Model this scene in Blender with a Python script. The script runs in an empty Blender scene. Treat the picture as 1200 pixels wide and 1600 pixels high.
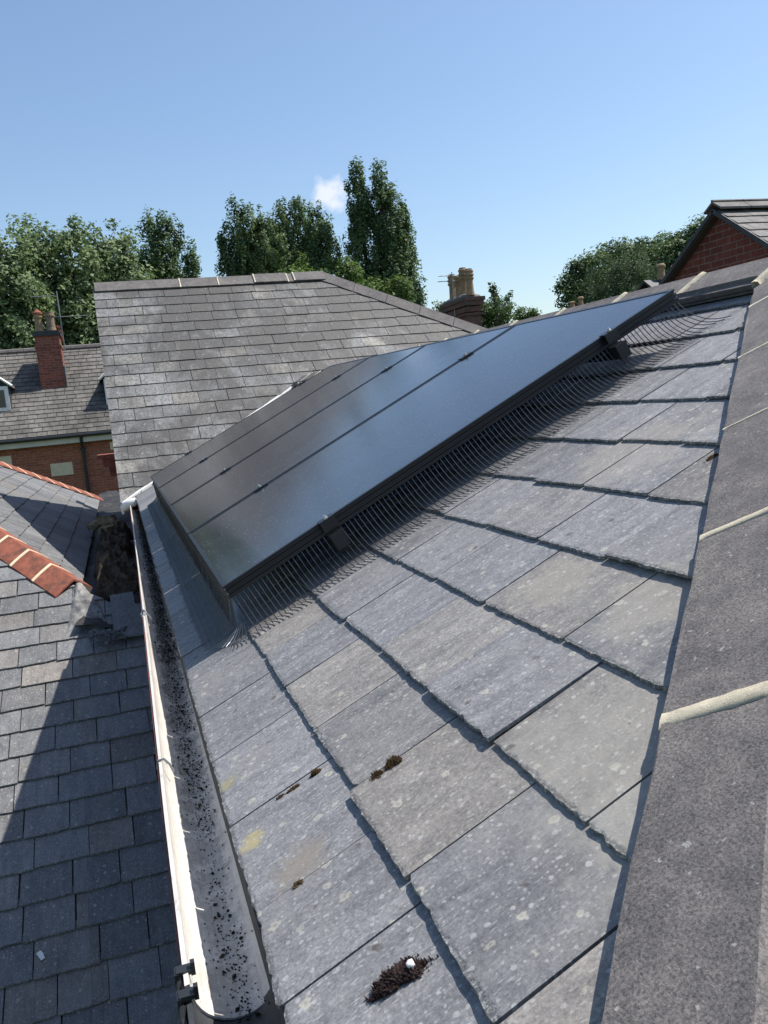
import bpy, math, random
import numpy as np
from mathutils import Vector, Matrix
random.seed(7); rng = np.random.default_rng(11)
SC = bpy.context.scene; COL = SC.collection
R = math.radians

# ------------------------------------------------------------------ camera, sky, sun, exposure
# world: X = up the main slope (right), Y = along its eave (away), Z = up; the eye is the origin, the ground at z = -7.5
cd = bpy.data.cameras.new('camera'); cam = bpy.data.objects.new('camera', cd); COL.objects.link(cam)
cd.sensor_fit = 'VERTICAL'; cd.sensor_height = 36; cd.lens = 1309.93/1600*36
cd.clip_start = .02; cd.clip_end = 3000
rx = Vector((0.9482209, -0.3037821, -0.0927013)); dn = Vector((-0.1284672, -0.0999067, -0.9866686)); fw = Vector((0.2904708, 0.9474888, -0.1337597))
m = Matrix.Identity(4)
for i in range(3): m[i][0] = rx[i]; m[i][1] = -dn[i]; m[i][2] = -fw[i]
cam.matrix_world = m; SC.camera = cam
SUN = Vector((1, .08, 1.68)).normalized()
elev = math.asin(SUN.z); az = math.atan2(SUN.x, SUN.y)
ld = bpy.data.lights.new('sun', 'SUN'); ld.energy = 5.0; ld.angle = R(.53); ld.color = (1, .955, .89)
sun = bpy.data.objects.new('sun', ld); COL.objects.link(sun); sun.location = (20, 0, 30)
sun.rotation_euler = SUN.to_track_quat('Z', 'Y').to_euler()
w = bpy.data.worlds.new('World'); SC.world = w; w.use_nodes = True
nt = w.node_tree; nt.nodes.clear()
def wn(t, **k):
    n = nt.nodes.new(t)
    for a, b in k.items(): setattr(n, a, b)
    return n
sky = wn('ShaderNodeTexSky', sky_type='NISHITA', sun_disc=False, sun_elevation=elev, sun_rotation=az, altitude=0, air_density=1.15, dust_density=.9, ozone_density=3.4)
bg = wn('ShaderNodeBackground'); out = wn('ShaderNodeOutputWorld'); bg.inputs[1].default_value = .12
# one small cumulus low in the sky
tc = wn('ShaderNodeTexCoord'); cdir = Vector((0.2591, 0.9383, 0.2289)).normalized()
u_ = cdir.cross(Vector((0, 0, 1))).normalized(); v_ = u_.cross(cdir)
def wdot(vec):
    d = wn('ShaderNodeVectorMath', operation='DOT_PRODUCT'); nt.links.new(tc.outputs['Generated'], d.inputs[0]); d.inputs[1].default_value = vec; return d.outputs['Value']
def wm(op, a, b=None, c=None, clamp=False):
    n = wn('ShaderNodeMath', operation=op); n.use_clamp = clamp
    for i, x in enumerate((a, b, c)):
        if x is None: continue
        if isinstance(x, (int, float)): n.inputs[i].default_value = x
        else: nt.links.new(x, n.inputs[i])
    return n.outputs[0]
cu = wm('MULTIPLY', wdot(u_), 44); cv = wm('MULTIPLY', wdot(v_), 48)
wnz = wn('ShaderNodeTexNoise'); wnz.inputs['Scale'].default_value = 60; wnz.inputs['Detail'].default_value = 6
nt.links.new(tc.outputs['Generated'], wnz.inputs['Vector'])
rad = wm('SQRT', wm('ADD', wm('MULTIPLY', cu, cu), wm('MULTIPLY', cv, cv)))
cm = wm('ADD', wm('SUBTRACT', 1.0, rad), wm('MULTIPLY', wm('SUBTRACT', wnz.outputs['Fac'], .5), 1.7))
cm = wm('MULTIPLY', cm, 1.5, clamp=True)
cm = wm('MULTIPLY', cm, wm('GREATER_THAN', wdot(cdir), 0.5))
cm = wm('MULTIPLY', cm, .75)
mx = wn('ShaderNodeMix', data_type='RGBA'); nt.links.new(cm, mx.inputs['Factor']); nt.links.new(sky.outputs[0], mx.inputs['A']); mx.inputs['B'].default_value = (6.3, 6.4, 6.9, 1)
nt.links.new(mx.outputs['Result'], bg.inputs[0]); nt.links.new(bg.outputs[0], out.inputs[0])
SC.view_settings.view_transform = 'Standard'; SC.view_settings.look = 'None'; SC.view_settings.gamma = 1
SC.view_settings.exposure = 0.42
SC.render.engine = 'CYCLES'

# ------------------------------------------------------------------ helpers
class MB:
    def __init__(s): s.v = []; s.f = []; s.uv = []; s.has = False
    def face(s, pts, uvs=None):
        b = len(s.v); s.v += [tuple(p) for p in pts]; s.f.append(list(range(b, b+len(pts))))
        s.uv += (uvs if uvs else [(0, 0)]*len(pts))
    def prism(s, top, off, uvs=None, uvside=None):
        """top: closed outline; off: vector (or list of points) to the bottom outline"""
        n = len(top); top = [Vector(p) for p in top]
        bot = [Vector(p) for p in off] if isinstance(off, list) else [p+Vector(off) for p in top]
        b = len(s.v); s.v += [tuple(p) for p in top+bot]
        s.f.append(list(range(b, b+n))); s.uv += (uvs or [(0, 0)]*n)
        s.f.append(list(range(b+2*n-1, b+n-1, -1))); s.uv += (list(reversed(uvs)) if uvs else [(0, 0)]*n)
        for i in range(n):
            j = (i+1) % n; s.f.append([b+i, b+n+i, b+n+j, b+j])
            s.uv += [uvs[i], uvs[i], uvs[j], uvs[j]] if uvs else [(0, 0)]*4
    def box(s, c, d, M=None):
        x, y, z = (k/2 for k in d); c = Vector(c)
        P = [Vector((a, b, z)) for a, b in ((-x, -y), (x, -y), (x, y), (-x, y))]
        Q = [Vector((p.x, p.y, -z)) for p in P]
        if M is not None: P = [M@p for p in P]; Q = [M@q for q in Q]
        s.prism([c+p for p in P], [c+q for q in Q])
    def tube(s, pts, r, n=6, cap=True):
        pts = [Vector(p) for p in pts]; rs = r if isinstance(r, (list, tuple)) else [r]*len(pts)
        b = len(s.v); up = None
        for i, p in enumerate(pts):
            t = (pts[min(i+1, len(pts)-1)]-pts[max(i-1, 0)]).normalized()
            if up is None: up = t.orthogonal().normalized()
            up = (up-t*up.dot(t)).normalized(); sd = t.cross(up)
            for k in range(n):
                a = 2*math.pi*k/n; s.v.append(tuple(p+(up*math.cos(a)+sd*math.sin(a))*rs[i]))
        for i in range(len(pts)-1):
            for k in range(n):
                j = (k+1) % n; s.f.append([b+i*n+k, b+i*n+j, b+(i+1)*n+j, b+(i+1)*n+k]); s.uv += [(0, 0)]*4
        if cap:
            s.f.append([b+k for k in range(n)][::-1]); s.uv += [(0, 0)]*n
            e = b+(len(pts)-1)*n; s.f.append([e+k for k in range(n)]); s.uv += [(0, 0)]*n
    def lathe(s, c, prof, n=16, M=None):
        """prof: (r, z) from bottom to top about a vertical axis at c"""
        c = Vector(c); b = len(s.v)
        for r, z in prof:
            for k in range(n):
                a = 2*math.pi*k/n; p = Vector((r*math.cos(a), r*math.sin(a), z))
                s.v.append(tuple(c+(M@p if M else p)))
        for i in range(len(prof)-1):
            for k in range(n):
                j = (k+1) % n; s.f.append([b+i*n+k, b+i*n+j, b+(i+1)*n+j, b+(i+1)*n+k]); s.uv += [(0, 0)]*4
        s.f.append([b+k for k in range(n)][::-1]); s.uv += [(0, 0)]*n
        e = b+(len(prof)-1)*n; s.f.append([e+k for k in range(n)]); s.uv += [(0, 0)]*n
    def build(s, name, mat, parent=None, smooth=False):
        me = bpy.data.meshes.new(name); me.from_pydata(s.v, [], s.f)
        ul = me.uv_layers.new(name='UVMap'); ul.data.foreach_set('uv', np.array(s.uv, dtype=np.float32).ravel())
        if smooth: me.polygons.foreach_set('use_smooth', [True]*len(me.polygons))
        me.materials.append(mat); me.update()
        o = bpy.data.objects.new(name, me); COL.objects.link(o)
        if parent: o.parent = parent
        return o
def tag(o, label, cat=None, group=None, kind=None):
    if label: o['label'] = label
    if cat: o['category'] = cat
    if group: o['group'] = group
    if kind: o['kind'] = kind
    return o
def empty(name, label, cat, loc=(0, 0, 0), group=None):
    o = bpy.data.objects.new(name, None); o.empty_display_size = .1; COL.objects.link(o); o.location = loc
    return tag(o, label, cat, group)
def at(o, par):           # keep world placement of a mesh built in world coordinates under a moved empty
    o.parent = par; o.matrix_parent_inverse = Matrix.Translation(-Vector(par.location)) if par.matrix_basis.to_3x3() == Matrix.Identity(3) else par.matrix_basis.inverted()
    return o
def clip(poly, a, b, c):  # keep a*x+b*y >= c  (poly of (x, y))
    o = []
    for i in range(len(poly)):
        p, q = poly[i], poly[(i+1) % len(poly)]
        dp, dq = a*p[0]+b*p[1]-c, a*q[0]+b*q[1]-c
        if dp >= 0: o.append(p)
        if (dp >= 0) != (dq >= 0):
            t = dp/(dp-dq); o.append((p[0]+(q[0]-p[0])*t, p[1]+(q[1]-p[1])*t))
    return o

# ------------------------------------------------------------------ materials
class G:
    def __init__(s, name):
        s.m = bpy.data.materials.new(name); s.m.use_nodes = True; s.nt = s.m.node_tree; s.b = s.nt.nodes['Principled BSDF']
        s.tc = None
    def n(s, t, **k):
        n = s.nt.nodes.new(t)
        for a, b in k.items(): setattr(n, a, b)
        return n
    def l(s, a, b): s.nt.links.new(a, b)
    def coord(s, w='Object'):
        if not s.tc: s.tc = s.n('ShaderNodeTexCoord')
        return s.tc.outputs[w]
    def inp(s, sock, x):
        if x is None: return
        if isinstance(x, bpy.types.NodeSocket): s.l(x, sock)
        elif isinstance(x, tuple) and len(x) == 3 and sock.type == 'RGBA': sock.default_value = (*x, 1)
        else: sock.default_value = x
    def math(s, op, a, b=None, c=None, clamp=False):
        n = s.n('ShaderNodeMath', operation=op); n.use_clamp = clamp
        for i, x in enumerate((a, b, c)): s.inp(n.inputs[i], x)
        return n.outputs[0]
    def vec(s, op, a, b=None):
        n = s.n('ShaderNodeVectorMath', operation=op); s.inp(n.inputs[0], a); s.inp(n.inputs[1], b); return n.outputs[0]
    def map(s, v, scale=(1, 1, 1), rot=(0, 0, 0), loc=(0, 0, 0)):
        n = s.n('ShaderNodeMapping'); s.l(v, n.inputs[0]); n.inputs['Scale'].default_value = scale; n.inputs['Rotation'].default_value = rot; n.inputs['Location'].default_value = loc; return n.outputs[0]
    def noise(s, v, scale, detail=4, rough=.6, dist=0):
        n = s.n('ShaderNodeTexNoise'); s.l(v, n.inputs['Vector']); n.inputs['Scale'].default_value = scale; n.inputs['Detail'].default_value = detail
        n.inputs['Roughness'].default_value = rough; n.inputs['Distortion'].default_value = dist; return n.outputs['Fac']
    def voro(s, v, scale, feat='F1', rnd=1):
        n = s.n('ShaderNodeTexVoronoi', feature=feat); s.l(v, n.inputs['Vector']); n.inputs['Scale'].default_value = scale; n.inputs['Randomness'].default_value = rnd; return n
    def ramp(s, f, a, b, lo=0., hi=1.):   # linear map a..b -> lo..hi, clamped
        n = s.n('ShaderNodeMapRange'); s.l(f, n.inputs[0]); n.inputs[1].default_value = a; n.inputs[2].default_value = b; n.inputs[3].default_value = lo; n.inputs[4].default_value = hi; return n.outputs[0]
    def mix(s, f, a, b, mode='MIX'):
        n = s.n('ShaderNodeMix', data_type='RGBA', blend_type=mode); s.inp(n.inputs['Factor'], f); s.inp(n.inputs['A'], a); s.inp(n.inputs['B'], b); return n.outputs['Result']
    def rnd(s):
        return s.n('ShaderNodeNewGeometry').outputs['Random Per Island']
    def bump(s, h, strength=.5, dist=.002, normal=None):
        n = s.n('ShaderNodeBump'); s.l(h, n.inputs['Height']); n.inputs['Strength'].default_value = strength; n.inputs['Distance'].default_value = dist
        if normal: s.l(normal, n.inputs['Normal'])
        return n.outputs[0]
    def fin(s, col=None, rough=None, normal=None, spec=None, metal=None):
        s.inp(s.b.inputs['Base Color'], col); s.inp(s.b.inputs['Roughness'], rough); s.inp(s.b.inputs['Specular IOR Level'], spec); s.inp(s.b.inputs['Metallic'], metal)
        if normal: s.l(normal, s.b.inputs['Normal'])
        return s.m
def plain(name, col, rough=.6, spec=.4, var=.15, scale=8, bump=.2, dirt=None, metal=0, bd=.002):
    g = G(name); v = g.coord(); f = g.noise(v, scale, 6)
    c = g.mix(g.ramp(f, .3, .7, 0, 1), tuple(k*(1-var) for k in col), tuple(min(1, k*(1+var)) for k in col))
    if dirt: c = g.mix(g.ramp(g.noise(v, scale*.6, 8, .7), .5, .68, 0, dirt[1]), c, dirt[0])
    return g.fin(c, rough, g.bump(g.noise(v, scale*12, 6, .7), bump, bd), spec, metal)

STAINS = [((.158, 1.031, -.590), .042, (.22, .19, .155), .75), ((.110, 1.155, -.613), .022, (.40, .33, .12), .6), ((.10, 1.37, -.62), .02, (.30, .26, .12), .6), ((.50, .83, -.425), .14, (.30, .285, .25), .5), ((.47, .66, -.44), .10, (.32, .30, .26), .55), ((.71, 1.02, -.325), .10, (.33, .30, .25), .5), ((.68, 1.26, -.34), .09, (.32, .29, .24), .5), ((1.05, 1.55, -.16), .16, (.33, .29, .24), .4)]
def slate_mat(name, base=(.155, .165, .188), warm=(.20, .185, .165), tint=.5, spots=1., dark=0., blotch=0., rough=.62, gr=1., wear=1., algae=0., stains=False):
    g = G(name); o = g.coord('Object'); r = g.rnd()
    uvn = g.n('ShaderNodeUVMap'); uv = uvn.outputs[0]
    cb = g.n('ShaderNodeCombineXYZ'); g.l(g.math('MULTIPLY', r, 37.), cb.inputs[0]); g.l(g.math('MULTIPLY', r, 91.), cb.inputs[1]); g.l(g.math('MULTIPLY', r, 57.), cb.inputs[2])
    ov = g.vec('ADD', o, cb.outputs[0]); uo = g.vec('ADD', uv, cb.outputs[0])
    r2 = g.n('ShaderNodeTexWhiteNoise', noise_dimensions='1D'); g.l(r, r2.inputs['W']); rc = g.n('ShaderNodeSeparateColor'); g.l(r2.outputs['Color'], rc.inputs[0])
    val = g.ramp(rc.outputs[0], 0, 1, 1-.20*tint, 1+.20*tint)
    c = g.mix(g.ramp(rc.outputs[1], .72, .95, 0, .75*tint), base, warm)
    c = g.mix(g.ramp(rc.outputs[2], .80, 1., 0, .4*min(tint, .5)), c, (base[0]*.75, base[1]*.8, base[2]*.9))
    # riven grain along the slate, wide soft mottling, fine dust
    gv = g.map(uo, (26*gr, 5*gr, 1), (0, 0, R(14)))
    grain = g.noise(gv, 1.0, 9, .72, .6)
    big = g.noise(ov, 5, 4, .55); fine = g.noise(ov, 210*gr, 4, .75); mid = g.noise(ov, 38*gr, 7, .7, .4)
    c = g.mix(1., c, g.mix(g.ramp(grain, .3, .7), (.70, .70, .71), (1.3, 1.29, 1.27)), 'MULTIPLY')
    c = g.mix(1., c, g.mix(g.ramp(mid, .25, .75), (.74, .745, .76), (1.27, 1.26, 1.24)), 'MULTIPLY')
    c = g.mix(1., c, g.mix(g.ramp(fine, .3, .7), (.62, .62, .63), (1.38, 1.38, 1.37)), 'MULTIPLY')
    fleck = g.noise(g.map(uo, (330*gr, 75*gr, 1), (0, 0, R(14))), 1., 3, .6)
    c = g.mix(g.ramp(fleck, .60, .70, 0, .55), c, (.44, .44, .43)); c = g.mix(g.ramp(fleck, .26, .36, .5, 0), c, (.07, .07, .075))
    strk = g.noise(g.map(uo, (38, 2.2, 1)), 1., 5, .65); c = g.mix(g.ramp(strk, .58, .72, 0, .35), c, (.085, .083, .085))
    hsv = g.n('ShaderNodeHueSaturation'); g.l(c, hsv.inputs['Color']); g.l(val, hsv.inputs['Value']); c = hsv.outputs[0]
    c = g.mix(g.ramp(big, .52, .75, 0, .45*wear), c, (.235, .225, .205))
    if blotch:   # sooty patches spreading over several slates and trickling down
        sz = g.n('ShaderNodeSeparateXYZ'); g.l(o, sz.inputs[0])
        up_ = g.math('MULTIPLY', g.math('ADD', sz.outputs[2], g.math('MULTIPLY', sz.outputs[0], .35)), .045)
        bn = g.math('ADD', g.noise(g.map(o, (1, .62, .62)), 1.7, 8, .7, .5), up_)
        c = g.mix(g.ramp(bn, .43, .57, 0, blotch), c, (.052, .048, .044))
    if algae:
        c = g.mix(g.ramp(g.noise(ov, 3.2, 5, .7), .60, .72, 0, algae), c, (.10, .082, .03))
    if stains:   # crusts and stains that sit at one spot each: (place, radius, colour, amount)
        for P_, r_, col_, am_ in STAINS:
            d_ = g.vec('SUBTRACT', o, P_); le = g.n('ShaderNodeVectorMath', operation='LENGTH'); g.l(d_, le.inputs[0])
            k_ = g.math('ADD', g.math('DIVIDE', le.outputs['Value'], r_), g.math('MULTIPLY', g.math('SUBTRACT', g.noise(o, 1.2/r_+8, 8, .8), .5), 3.2))
            c = g.mix(g.math('MULTIPLY', g.ramp(k_, .6, 1.1, 1, 0), am_), c, col_)
    # pale lichen rings and dots
    def spotlayer(c, scale, prob, rmin, rmax, col, ring=False, amt=.8):
        nz = g.n('ShaderNodeTexNoise'); g.l(uo, nz.inputs['Vector']); nz.inputs['Scale'].default_value = scale*5.5; nz.inputs['Detail'].default_value = 4
        off = g.n('ShaderNodeVectorMath', operation='SCALE'); g.l(nz.outputs['Color'], off.inputs[0]); off.inputs['Scale'].default_value = .32/scale
        v = g.voro(g.vec('ADD', uo, off.outputs[0]), scale); v.voronoi_dimensions = '2D'; cc = g.n('ShaderNodeSeparateColor'); g.l(v.outputs['Color'], cc.inputs[0])
        rad_ = g.ramp(cc.outputs[1], 0, 1, rmin*.6, rmax)
        on = g.math('LESS_THAN', cc.outputs[0], prob); d = v.outputs['Distance']
        ins = g.math('MULTIPLY', g.math('SUBTRACT', rad_, d), 18., clamp=True)
        msk = g.math('MULTIPLY', ins, on)
        if ring:
            core = g.math('MULTIPLY', g.math('SUBTRACT', g.math('MULTIPLY', rad_, .55), d), 9., clamp=True)
            msk = g.math('MULTIPLY', msk, g.math('SUBTRACT', 1., g.math('MULTIPLY', core, .85)))
        msk = g.math('MULTIPLY', msk, g.ramp(mid, .35, .6, .35, 1.))
        return g.mix(g.math('MULTIPLY', msk, amt), c, col), msk
    h = grain
    if spots:
        c, m1 = spotlayer(c, 23, .20*spots, .08, .21, (.42, .40, .33), True, .9)
        c, m2 = spotlayer(c, 60, .26*spots, .10, .26, (.42, .42, .40), False, .7)
        c, m3 = spotlayer(c, 120, .24*spots, .12, .30, (.40, .40, .39), False, .6)
        c, m5 = spotlayer(c, 18, .09*spots, .08, .15, (.055, .042, .03), False, .75)
    if dark:
        c, m4 = spotlayer(c, 34, .42*dark, .16, .42, (.045, .045, .043), False, .8)
        c, m6 = spotlayer(c, 15, .16*dark, .12, .34, (.06, .058, .055), False, .6)
    # worn, flaked lower edge (v = distance up from it)
    sx = g.n('ShaderNodeSeparateXYZ'); g.l(uv, sx.inputs[0]); e = g.math('ADD', sx.outputs[1], g.math('MULTIPLY', g.math('SUBTRACT', g.noise(ov, 60, 5, .75), .5), .022))
    edge = g.ramp(e, .001, .006, 1, 0)
    c = g.mix(g.math('MULTIPLY', edge, .55), c, g.mix(g.ramp(g.noise(ov, 160, 3), .50, .60), (.035, .037, .04), (.36, .36, .34)))
    hh = g.math('ADD', g.math('MULTIPLY', grain, .9), g.math('ADD', g.math('MULTIPLY', mid, .55), g.math('MULTIPLY', fine, .22)))
    hh = g.math('SUBTRACT', hh, g.math('MULTIPLY', edge, .5))
    return g.fin(c, g.ramp(mid, .3, .7, rough-.1, rough+.12), g.bump(hh, .55, .0032), .42)

def brick_mat(name, c1, c2, mortar, axes='XZ', bw=.215, bh=.065, ms=.010, rough=.85, offset=.5, blk=1.):
    g = G(name); o = g.coord(); s = g.n('ShaderNodeSeparateXYZ'); g.l(o, s.inputs[0]); cb = g.n('ShaderNodeCombineXYZ')
    ix = {'X': 0, 'Y': 1, 'Z': 2}
    nz = g.noise(o, 14, 4)
    if axes == 'BOX':
        ge = g.n('ShaderNodeNewGeometry'); sn = g.n('ShaderNodeSeparateXYZ'); g.l(ge.outputs['Normal'], sn.inputs[0])
        isx = g.math('GREATER_THAN', g.math('ABSOLUTE', sn.outputs[0]), .7)
        g.l(g.math('ADD', g.math('MULTIPLY', s.outputs[1], isx), g.math('MULTIPLY', s.outputs[0], g.math('SUBTRACT', 1., isx))), cb.inputs[0]); g.l(s.outputs[2], cb.inputs[1])
    else:
        g.l(s.outputs[ix[axes[0]]], cb.inputs[0]); g.l(s.outputs[ix[axes[1]]], cb.inputs[1])
    b = g.n('ShaderNodeTexBrick'); g.l(cb.outputs[0], b.inputs['Vector']); b.offset = offset
    b.inputs['Scale'].default_value = 1; b.inputs['Brick Width'].default_value = bw+ms; b.inputs['Row Height'].default_value = bh+ms; b.inputs['Mortar Size'].default_value = ms/2; b.inputs['Mortar Smooth'].default_value = .15; b.inputs['Bias'].default_value = 0
    g.inp(b.inputs['Color1'], c1); g.inp(b.inputs['Color2'], c2); g.inp(b.inputs['Mortar'], mortar)
    c = g.mix(1., b.outputs['Color'], g.mix(g.ramp(nz, .3, .7), (.72, .72, .72), (1.22, 1.2, 1.2)), 'MULTIPLY')
    c = g.mix(g.ramp(g.noise(o, 2.2, 5, .7), .52, .72, 0, .4), c, tuple(k*.45 for k in c1))
    hh = g.math('ADD', g.math('SUBTRACT', 1., b.outputs['Fac']), g.math('MULTIPLY', g.noise(o, 90, 4), .35))
    return g.fin(c, rough, g.bump(hh, .6, .006), .25)

def far_slate(name, a, b, blot, lich=None):   # far roofs: slabs are modelled, this only colours them
    g = G(name); o = g.coord(); r = g.rnd()
    c = g.mix(g.math('POWER', r, 1.4), a, b)
    c = g.mix(1., c, g.mix(g.ramp(g.noise(o, 9, 7, .75), .3, .7), (.6, .6, .6), (1.35, 1.33, 1.3)), 'MULTIPLY')
    c = g.mix(g.ramp(g.noise(o, .9, 7, .7, .4), .45, .65, 0, .8), c, blot)
    if lich:
        c = g.mix(g.ramp(g.noise(g.map(o, (1, 1, 1), loc=(5.3, 0, 2)), 1.6, 6, .75), .67, .70, 0, .9), c, lich)
    return g.fin(c, .8, g.bump(g.noise(o, 30, 5, .7), .5, .01), .3)

M_slate = slate_mat('main slate', base=(.178, .177, .181), warm=(.245, .220, .190), tint=.8, spots=1.2, stains=True)
M_wing = slate_mat('wing slate', base=(.165, .165, .163), warm=(.20, .19, .165), tint=1.35, spots=.5, dark=1.9, blotch=.88, wear=.25, gr=.8)
M_low = slate_mat('annex slate', base=(.135, .138, .142), warm=(.18, .16, .14), tint=1.1, spots=1.2, blotch=.3, algae=.4, gr=.8)
M_red = plain('red clay tile', (.27, .092, .058), .85, .25, .35, 14, .8, ((.075, .05, .042), .85), bd=.008)
def tile_mat():
    g = G('grey ridge tile'); o = g.coord(); r = g.rnd()
    f = g.noise(o, 300, 3, .75); mdl = g.noise(o, 26, 7, .72); bigf = g.noise(o, 4.5, 5, .6)
    c = g.mix(g.ramp(bigf, .35, .65), (.098, .092, .094), (.145, .135, .129))
    c = g.mix(1., c, g.mix(g.ramp(mdl, .28, .72), (.66, .66, .68), (1.4, 1.36, 1.3)), 'MULTIPLY')
    c = g.mix(1., c, g.mix(g.ramp(f, .3, .7), (.40, .40, .41), (1.68, 1.66, 1.62)), 'MULTIPLY')
    c = g.mix(g.ramp(g.noise(o, 70, 3, .6), .67, .70, 0, .6), c, (.40, .39, .36))
    c = g.mix(g.ramp(g.noise(o, 48, 5, .7), .68, .73, 0, .8), c, (.03, .027, .025))
    return g.fin(c, .8, g.bump(g.math('ADD', mdl, g.math('MULTIPLY', f, .55)), .6, .0035), .35)
M_tile = tile_mat()
M_mortar = plain('cement mortar', (.60, .54, .41), .9, .2, .15, 40, .9, ((.30, .27, .21), .5), bd=.004)
M_white = plain('white plastic', (.80, .78, .74), .35, .5, .05, 5, .05, ((.40, .37, .32), .5))
def gutter_mat():
    g = G('gutter plastic'); o = g.coord()
    c = g.mix(g.ramp(g.noise(o, 3, 6, .7), .4, .7), (.66, .63, .58), (.50, .455, .39))
    c = g.mix(g.ramp(g.noise(g.map(o, (1, .25, 1)), 46, 7, .75), .60, .72, 0, .75), c, (.20, .18, .15))
    c = g.mix(g.ramp(g.noise(o, 170, 6, .8), .54, .66, 0, .6), c, (.24, .215, .18)); c = g.mix(g.ramp(g.noise(g.map(o, (1, .12, 1)), 60, 5, .7), .52, .7, 0, .4), c, (.33, .30, .26))
    g2 = g.n('ShaderNodeSeparateXYZ'); g.l(o, g2.inputs[0])
    deep = g.math('MULTIPLY', g.ramp(g.math('ADD', g2.outputs[2], g.math('MULTIPLY', g.noise(o, 22, 7, .85), .07)), -.708, -.700, 1, 0), g.ramp(g2.outputs[1], 1.0, 2.2, .45, 1))
    c = g.mix(g.math('MULTIPLY', deep, .8), c, (.10, .095, .085))
    return g.fin(c, .45, g.bump(g.noise(o, 60, 5), .25, .002), .45)
M_gut = gutter_mat()
M_black = plain('black plastic', (.018, .019, .021), .42, .5, .2, 20, .1)
M_dgut = plain('dark lead paint', (.035, .038, .042), .6, .4, .3, 14, .5, ((.09, .09, .09), .5))
M_brown = plain('brown gutter face', (.16, .055, .04), .6, .3, .2, 15, .3)
M_lead = plain('lead sheet', (.10, .105, .115), .5, .5, .4, 5, .8, ((.30, .30, .29), .5), bd=.006)
M_saddle = plain('rough cement', (.17, .17, .172), .8, .3, .35, 9, 1., ((.46, .44, .40), .8), bd=.01)
M_bitu = plain('wet bitumen', (.022, .02, .019), .55, .5, .5, 7, 1., ((.10, .085, .06), .7), bd=.02)
M_frame = plain('black anodised frame', (.010, .012, .014), .33, .5, .15, 20, .05)
M_bolt = plain('steel bolt', (.55, .55, .56), .3, .5, .1, 30, .1, metal=.8)
M_wire = plain('black coated wire', (.13, .135, .14), .28, .8, .2, 40, .05, metal=.75)
M_deck = plain('roof boards', (.06, .055, .05), .9)
M_moss = plain('dry brown moss', (.085, .055, .03), .95, .1, .5, 60, 1., ((.03, .02, .012), .8))
M_moss2 = plain('dark purple moss', (.050, .034, .032), .95, .1, .5, 60, 1., ((.15, .11, .10), .5))
M_debris = plain('gutter moss', (.03, .028, .022), .95, .1, .6, 30, 1., ((.10, .09, .075), .5))
M_brickL = brick_mat('orange brick', (.40, .135, .072), (.29, .092, .055), (.32, .24, .18), 'XZ')
M_brickC = brick_mat('red chimney brick', (.30, .095, .060), (.18, .06, .045), (.26, .21, .17), 'BOX')
M_brickO = brick_mat('sooty brick', (.10, .075, .062), (.16, .075, .055), (.13, .12, .105), 'BOX')
M_brickG = brick_mat('gable brick', (.19, .055, .036), (.125, .04, .03), (.20, .155, .12), 'YZ', bw=.215, bh=.068, ms=.012)
M_brickW = brick_mat('house brick', (.26, .09, .06), (.20, .07, .05), (.25, .2, .17), 'BOX')
M_fascia = plain('cream fascia', (.62, .56, .45), .7, .3, .1, 4)
M_stone = plain('cream stone', (.68, .56, .38), .85, .2, .1, 6, .3)
M_pot = plain('buff clay pot', (.30, .21, .125), .85, .25, .25, 12, .4, ((.12, .09, .06), .7))
M_potg = plain('weathered pot', (.24, .175, .125), .9, .2, .3, 12, .4, ((.08, .06, .05), .6))
M_farL = far_slate('far lichened slate', (.125, .12, .11), (.18, .17, .155), (.055, .052, .047), (.42, .17, .03))
M_farG = far_slate('gable house slate', (.15, .143, .135), (.20, .19, .18), (.08, .075, .07))
M_metal = plain('grey metal', (.25, .26, .27), .45, .5, .1, 20, .1, metal=.5)
M_glassw = plain('window glass', (.03, .035, .04), .08, .6, .1, 3, 0)
M_bark = plain('bark', (.10, .085, .065), .95, .1, .3, 9, 1., bd=.03)
M_grass = plain('grass', (.06, .10, .03), .95, .1, .4, .7, 1., bd=.03)

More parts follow.
